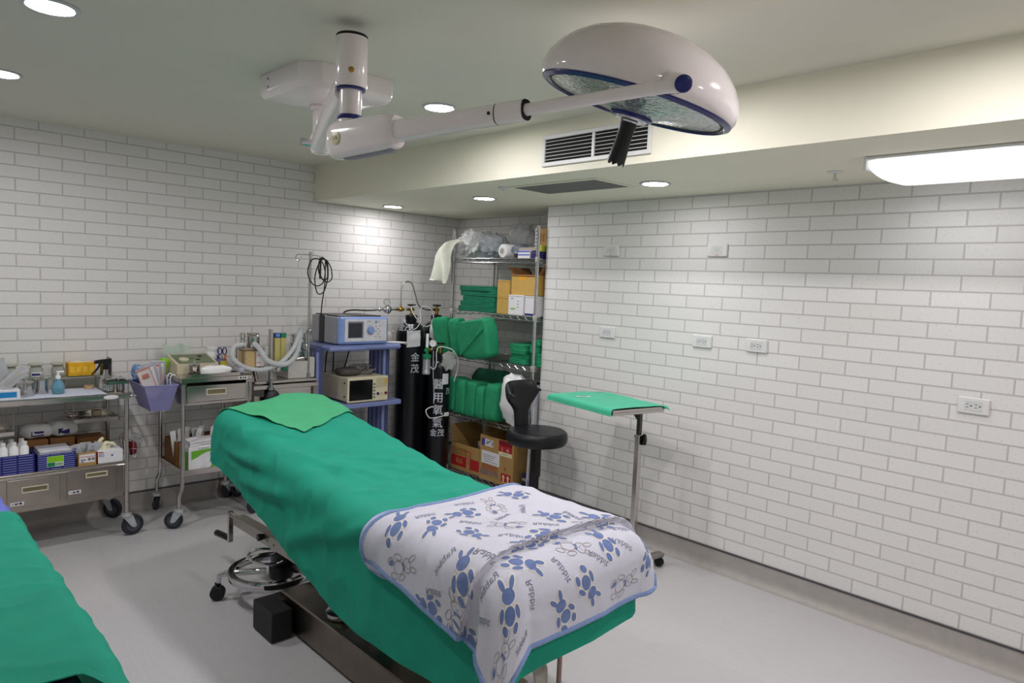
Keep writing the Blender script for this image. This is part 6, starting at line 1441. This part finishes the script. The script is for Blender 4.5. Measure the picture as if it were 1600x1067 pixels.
# floor level cartons
t = open_carton('red_band_carton', -.06, .30, -.945, -.595, SZ[0], .215, 'open brown carton with a red band on the bottom wire shelf', kraft)
q = MB(); x = -.0606; q.box(x - .0004, x, -.943, -.597, SZ[0] + .03, SZ[0] + .115); q.cur = 1; q.box(x - .0010, x - .0005, -.832, -.79, SZ[0] + .02, SZ[0] + .165); q.cur = 0
for a in ((-.840, -.834), (-.788, -.782)): q.box(x - .0010, x - .0005, a[0], a[1], SZ[0] + .02, SZ[0] + .17)
q.box(x - .0010, x - .0005, -.84, -.782, SZ[0] + .165, SZ[0] + .172)
for k, (ch, z) in enumerate((('註', .135), ('射', .105), ('液', .075))): q.text(ch, .03, FACE_X(x - .0012, -.811, SZ[0] + z))
q.cur = 2; q.text('南光化學製藥', .032, FACE_X(x - .0012, -.69, SZ[0] + .165)); q.text('股份有限公司', .028, FACE_X(x - .0012, -.69, SZ[0] + .132)); q.cur = 1; q.text('藥品', .045, FACE_X(x - .0012, -.70, SZ[0] + .072))
q.box(-.05, .29, -.9458, -.9453, SZ[0] + .03, SZ[0] + .115) if False else None
q.cur = 0; q.box(-.058, .298, -.9456, -.9451, SZ[0] + .03, SZ[0] + .115)
q.build('print', [red, kraft, mat('brown_ink', (140, 84, 50), .7)], t)
q = MB(); q.box(.302, .306, -.94, -.60, SZ[0] + .05, SZ[0] + .43); q.M = TR(.10, -.592, SZ[0] + .215, 0, -.15); q.box(-.15, .18, -.0015, .0015, 0, .14); q.build('flap', kraft, t)
for (y, z, lb) in ((-.88, .13, 'dark capped glass bottle standing in the red band carton, front one'), (-.82, .13, 'dark capped glass bottle standing in the red band carton, back one')):
    b = thing('infusion_bottle', lb, 'bottle', (.02, y, SZ[0] + .0035), 'bottles in the red band carton')
    q = MB(); q.lathe([(.030, 0), (.033, .004), (.033, .16), (.014, .20), (.013, .22)], (.0 + .05 * (y > -.85), y, SZ[0] + .0035), n=24); q.build('body', mat('bottle_smoke', (120, 126, 130), .15, alpha=.75), b)
    q = MB(); q.lathe([(.016, .22), (.017, .225), (.017, .238), (.01, .24)], (.0 + .05 * (y > -.85), y, SZ[0] + .0035), n=18); q.build('cap', mgrey, b)
t = open_carton('labelled_carton', -.075, .28, -1.345, -.965, SZ[0], .345, 'tall brown carton with white labels, red panel and up arrows on the bottom wire shelf', kraft)
x = -.0756
def rect(y0, y1, z0, z1, m, e=0): q.cur = m; q.box(x - .0006 - e, x - .0001 - e, -.965 - y1 * .38, -.965 - y0 * .38, SZ[0] + z0 * .345, SZ[0] + z1 * .345)
q = MB(); rect(.05, .40, .77, .93, 0); rect(.05, .15, .77, .93, 2, .0007); rect(.20, .30, .86, .88, 4, .0007); rect(.18, .26, .82, .84, 4, .0007); rect(.36, .385, .80, .88, 2, .0007); rect(.30, .34, .895, .915, 4, .0007)
rect(.06, .60, .37, .66, 0); rect(.10, .45, .52, .53, 5, .0007); rect(.10, .5, .56, .57, 5, .0007); rect(.12, .4, .47, .48, 5, .0007); rect(.15, .55, .42, .43, 5, .0007)
rect(.57, .95, .74, 1 - .01, 1); rect(.57, .95, .88, .985, 3, .0007); rect(.57, .95, .645, .735, 6)
F = lambda yy, zz: FACE_X(x - .0016, -.965 - yy * .38, SZ[0] + zz * .345)
q.cur = 0; q.text('S', .034, F(.67, .79)); q.text('N', .034, F(.83, .79)); q.cur = 5; q.text('SULFATE', .016, F(.75, .69))
q.cur = 1; q.text('SUPPOSITORY', .030, F(.33, .335)); q.text('EQUIPERFECT', .030, F(.33, .275)); q.cur = 2; q.text('NANG-KUANG', .030, F(.31, .205)); q.text('PHARM CO., LTD.', .028, F(.32, .135)); q.cur = 1; q.text('P', .045, F(.77, .36))
rect(.66, .94, .06, .27, 1)
q.cur = 6
for yy in (.735, .865):
    q.box(x - .0016, x - .0010, -.965 - (yy + .018) * .38, -.965 - (yy - .018) * .38, SZ[0] + .03, SZ[0] + .062)
    c = V((x - .0016, -.965 - yy * .38, SZ[0] + .062)); q.add([c + V((0, .018, 0)), c + V((0, -.018, 0)), c + V((0, 0, .022))], [(0, 1, 2)])
rect(.69, .91, .07, .082, 6, .0008)
q.build('print', [paper, red, mat('print_blue_violet', (64, 72, 150), .6), dred, ink, greyink, mat('pale_yellow', (222, 216, 170), .6)], t)
q = MB(); q.M = TR(.10, -1.347, SZ[0] + .345, 0, PI + .10); q.box(-.16, .18, -.0015, .0015, 0, .20); q.build('flap', kraft, t)
t = thing('blue_box', 'dark blue box behind the near post on the bottom wire shelf', 'box', (.10, -1.43, SZ[0]))
q = MB(); q.box(-.03, .25, -1.485, -1.39, SZ[0], SZ[0] + .12, .003); q.build('carton', mat('deep_blue', (24, 34, 84), .5), t)
q = MB(); q.box(-.0306, -.0301, -1.47, -1.40, SZ[0] + .07, SZ[0] + .09); q.build('print', mgrey, t)

# ------------------------------------------------------------------ swivel chair
t = thing('swivel_chair', 'black vinyl swivel stool chair with a flared backrest by the right wall', 'chair', (-.256, -1.748, 0))
cx, cy = -.256, -1.748
q = MB(); q.lathe([(.165, .535), (.192, .540), (.206, .556), (.210, .588), (.204, .616), (.190, .629), (.15, .633), (.01, .631)], (cx, cy, 0), n=56); q.build('seat', vinyl, t)
q = MB(); q.cyl((cx, cy, .10), (cx, cy, .31), .026, n=20); q.cyl((cx, cy, .31), (cx, cy, .52), .034, n=20); q.lathe([(.03, .51), (.10, .52), (.10, .534)], (cx, cy, 0), n=24); q.build('column', blackg, t)
q = MB(); q.lathe([(.045, .062), (.05, .068), (.046, .100), (.03, .108)], (cx, cy, 0), n=24); 
q.cyl((cx, cy, .108), (cx, cy, .16), .022, n=18); q.build('hub', chrome, t)
for k in range(5):
    a = 2 * PI * k / 5 + .35; dx, dy = math.cos(a), math.sin(a)
    rl = .185
    q = MB(); q.tube([(cx + dx * .03, cy + dy * .03, .085), (cx + dx * .13, cy + dy * .13, .078), (cx + dx * rl, cy + dy * rl, .066)], [.020, .017, .013], 12); lg_ = q.build('leg', blackg, t)
    q = MB(); w = V((-dy, dx, 0)); c = V((cx + dx * rl, cy + dy * rl, .0255))
    for s in (-1, 1): q.lathe([(.001, -.007), (.021, -.007), (.0252, -.004), (.0252, .004), (.021, .007), (.001, .007)], c + w * s * .010, w, n=22)
    q.cyl(c + V((0, 0, .02)), c + V((0, 0, .036)), .006, n=10); q.build('caster', black, lg_)
# backrest: T shaped pad bent round, horns towards the sitter
bd_ = math.radians(82); bc = V((cx, cy, 0)); 
def bk_(u, v):
    z = lerp(.612, .945, v); hw = .058 + .140 * sm(.30, .95, v) + .006 * (1 - v)
    lo = .0 + (.0 if v < .7 else -.0)
    a = bd_ - (u - .5) * 2 * hw * lerp(1, (1.6 if u < .5 else .75), sm(.3, .9, v)) / .20
    rr = .185 + .035 * v - .012 * sm(.6, 1, v) * (2 * abs(u - .5)) ** 2
    zz = z - .075 * sm(.55, 1.0, 2 * abs(u - .5)) * sm(.80, 1.0, v)
    return V((cx + rr * math.cos(a), cy + rr * math.sin(a), zz))
q = MB(); nu, nv = 40, 36; vs = []; fs = []
def off(u, v):
    th = .019 * math.sqrt(max(0, 1 - (abs(2 * u - 1)) ** 4)) * math.sqrt(max(0, 1 - max(0, (v - .86) / .14) ** 2)) + .0006
    return th
for s in (-1, 1):
    for j in range(nv + 1):
        for i in range(nu + 1):
            u, v = i / nu, j / nv; p = bk_(u, v); n = V((p.x - cx, p.y - cy, 0)).normalized(); vs.append(p + n * s * off(u, v))
W = (nu + 1); Q = W * (nv + 1)
for s in (0, 1):
    for j in range(nv):
        for i in range(nu): fs.append((s * Q + j * W + i, s * Q + j * W + i + 1, s * Q + (j + 1) * W + i + 1, s * Q + (j + 1) * W + i))
for i in range(nu): fs += [(i, i + 1, Q + i + 1, Q + i), (nv * W + i, nv * W + i + 1, Q + nv * W + i + 1, Q + nv * W + i)]
for j in range(nv): fs += [(j * W, (j + 1) * W, Q + (j + 1) * W, Q + j * W), (j * W + nu, (j + 1) * W + nu, Q + (j + 1) * W + nu, Q + j * W + nu)]
q.add(vs, fs); q.build('backrest', vinyl, t, ang=70)

# ------------------------------------------------------------------ instrument stand with draped tray
t = thing('instrument_stand', 'chrome single post instrument stand with a rectangular tray by the right wall', 'stand', (-.33, -2.55, 0))
ct = V((-.43, -2.46, .925)); rz = math.atan2(-.595, -.114) + PI / 2; ln, wd = .283, .190
Mt = TR(ct.x, ct.y, 0, rz)
q = MB(); q.M = Mt; q.box(-wd, wd, -ln, ln, .940, .943)
for a in ((-wd, wd, -ln, -ln + .004), (-wd, wd, ln - .004, ln), (-wd, -wd + .004, -ln + .004, ln - .004), (wd - .004, wd, -ln + .004, ln - .004)): q.box(*a, .925, .956, .001)
q.build('tray', steel, t)
pb = Mt @ V((.075, -.21, 0))
q = MB(); q.box(pb.x - .012, pb.x + .012, pb.y - .012, pb.y + .012, .62, .9395, .002); q.add([(pb.x - .012, pb.y + .012, .9395), (pb.x + .012, pb.y + .012, .9395), (pb.x - .012, pb.y + .075, .9395), (pb.x + .012, pb.y + .075, .9395), (pb.x - .012, pb.y + .012, .875), (pb.x + .012, pb.y + .012, .875)], [(0, 1, 3, 2), (0, 2, 4), (1, 3, 5), (2, 3, 5, 4)]); q.build('inner_post', mat('dark_steel', (90, 88, 86), .3, 1.0), t)  # inner post in a darker steel than the outer post
q = MB(); q.box(pb.x - .0165, pb.x + .0165, pb.y - .0165, pb.y + .0165, .07, .785, .003); q.build('outer_post', steel, t)
q = MB(); q.box(pb.x - .019, pb.x + .019, pb.y - .019, pb.y + .019, .770, .790, .002); q.cyl((pb.x + .017, pb.y - .005, .762), (pb.x + .035, pb.y - .012, .762), .007, n=12); q.build('collar', chrome, t)
q = MB(); d = V((.72, -.69, 0)); q.lathe([(.010, .020), (.030, .022), (.034, .028), (.032, .040), (.012, .046)], (pb.x, pb.y, .762), d, n=26); q.build('clamp_knob', blackg, t)
q = MB(); q.M = TR(pb.x, pb.y, 0, rz); q.box(-.022, .022, -.05, .46, .058, .084, .003); q.box(-.20, .20, -.062, -.018, .058, .084, .003); q.box(-.20, .20, .42, .46, .058, .084, .003); q.build('base', mat('base_steel', (160, 158, 152), .35, 1.0), t)
for (a, b) in ((-.18, -.04), (.18, -.04), (-.18, .44), (.18, .44)):
    p = TR(pb.x, pb.y, 0, rz) @ V((a, b, 0)); q = MB()
    for s in (-1, 1): q.lathe([(.001, -.007), (.022, -.007), (.027, -.004), (.027, .004), (.022, .007), (.001, .007)], (p.x + s * .009, p.y, .0275), (1, 0, 0), n=22)
    q.cyl((p.x, p.y, .045), (p.x, p.y, .0578), .007, n=10); q.build('caster', blackg, t)
dt = Drape(-wd - .001, wd + .001, -ln - .001, ln + .001, lambda y: .9568, R=.012, flare=.16, fold=.008, ff=26, corner=.4, seed=44, wr=.0022)
def tcl(u, v):
    a = lerp(-wd - .040, wd + .022, u); b = lerp(-ln + .012 - .035 * sm(.80, 1, u) - .02 * sm(.15, 0, u), ln + .012 - .10 * sm(.55, 1, u), v)
    return Mt @ dt.P(a, b, .0045)
cl = thing('tray_cloth', 'green cotton cloth with a small slit laid over the instrument stand tray', 'cloth', (ct.x, ct.y, .93))
q = MB(); q.sheet(tcl, 60, 80, .0018); q.build('cloth', mat('tray_green', (58, 180, 142), .85, var=.05, scale=10, bump=.15, bscale=900, sheen=.15), cl, ang=80, recalc=False)
q = MB(); q.M = Mt @ TR(-.075, .12, .9645, -.3); n = 24
q.add([(.048 * math.cos(2 * PI * k / n), .016 * math.sin(2 * PI * k / n), .0) for k in range(n)] + [(.03 * math.cos(2 * PI * k / n), .008 * math.sin(2 * PI * k / n), .0012) for k in range(n)], [(k, (k + 1) % n, n + (k + 1) % n, n + k) for k in range(n)]); q.cur = 1
q.add([(.03 * math.cos(2 * PI * k / n), .008 * math.sin(2 * PI * k / n), .0012) for k in range(n)], [tuple(range(n))]); q.build('slit', [paper, black], cl)

# ------------------------------------------------------------------ wall sockets
def outlet(y, z, single, lb, grp):
    t = thing('wall_socket', lb, 'wall socket', (XR, y, z), grp)
    w, h = (.062, .037) if not single else (.064, .037)
    q = MB(); q.box(XR - .0135, XR - .0008, y - w, y + w, z - h, z + h, .0045); q.build('plate', white, t)
    q = MB(); hw = .034 if not single else .036; q.box(XR - .0150, XR - .0136, y - hw, y + hw, z - .0215, z + .0215, .0008); q.build('insert', mat('socket_white', (212, 214, 214), .4), t)
    q = MB()
    for yy in ((y - .015, y + .019) if not single else (y,)):
        if single: q.box(XR - .0154, XR - .0151, yy - .0105, yy - .0085, z - .001, z + .008); q.box(XR - .0154, XR - .0151, yy + .0085, yy + .0105, z - .001, z + .006); q.lathe([(.001, 0), (.003, 0), (.003, .0004), (.001, .0004)], (XR - .0151, yy, z - .008), (-1, 0, 0), n=12)
        else:
            for zz in (z + .007, z - .007): q.box(XR - .0154, XR - .0151, yy - .001, yy + .008, zz - .0012, zz + .0012)
            q.lathe([(.001, 0), (.0032, 0), (.0032, .0004), (.001, .0004)], (XR - .0151, yy - .011, z), (-1, 0, 0), n=12)
    q.build('slots', ink, t)
    if single: q = MB(); q.text('220V', .012, FACE_X(XR - .0140, y, z - .0285)); q.build('red_mark', red, t)
outlet(-2.103, 1.857, True, 'single wall socket with a red mark, upper row, far left one in the shade', 'wall sockets with a red mark')
outlet(-2.873, 1.855, True, 'single wall socket with a red mark, upper row, in the bright patch of the wall', 'wall sockets with a red mark')
outlet(-2.106, 1.321, False, 'double wall socket, lower row, furthest left above the draped instrument tray', 'double wall sockets')
outlet(-2.812, 1.324, False, 'double wall socket, lower row, left one of the close pair', 'double wall sockets')
outlet(-3.151, 1.329, False, 'double wall socket, lower row, right one of the close pair', 'double wall sockets')
outlet(-4.193, 1.156, False, 'double wall socket standing alone low at the far right of the wall', 'double wall sockets')

# ------------------------------------------------------------------ camera, world, view
cd = bpy.data.cameras.new('camera'); cam = bpy.data.objects.new('camera', cd); COL.objects.link(cam)
cd.sensor_width = 36; cd.lens = 36 * 1089.72 / 1600; cd.clip_start = .05
rv, uv, fv = RV.normalized(), UV, FV.normalized(); uv = rv.cross(fv).normalized()
M_ = Matrix(((rv.x, uv.x, -fv.x, CAM.x), (rv.y, uv.y, -fv.y, CAM.y), (rv.z, uv.z, -fv.z, CAM.z), (0, 0, 0, 1)))
cam.matrix_world = M_
sc = bpy.context.scene; sc.camera = cam
w = bpy.data.worlds.new('world'); sc.world = w; w.use_nodes = True
w.node_tree.nodes['Background'].inputs[0].default_value = (.02, .02, .02, 1); w.node_tree.nodes['Background'].inputs[1].default_value = .2
vs_ = sc.view_settings; vs_.view_transform = 'Standard'; vs_.look = 'None'; vs_.gamma = 1; vs_.exposure = 0.03; vs_.use_curve_mapping = False
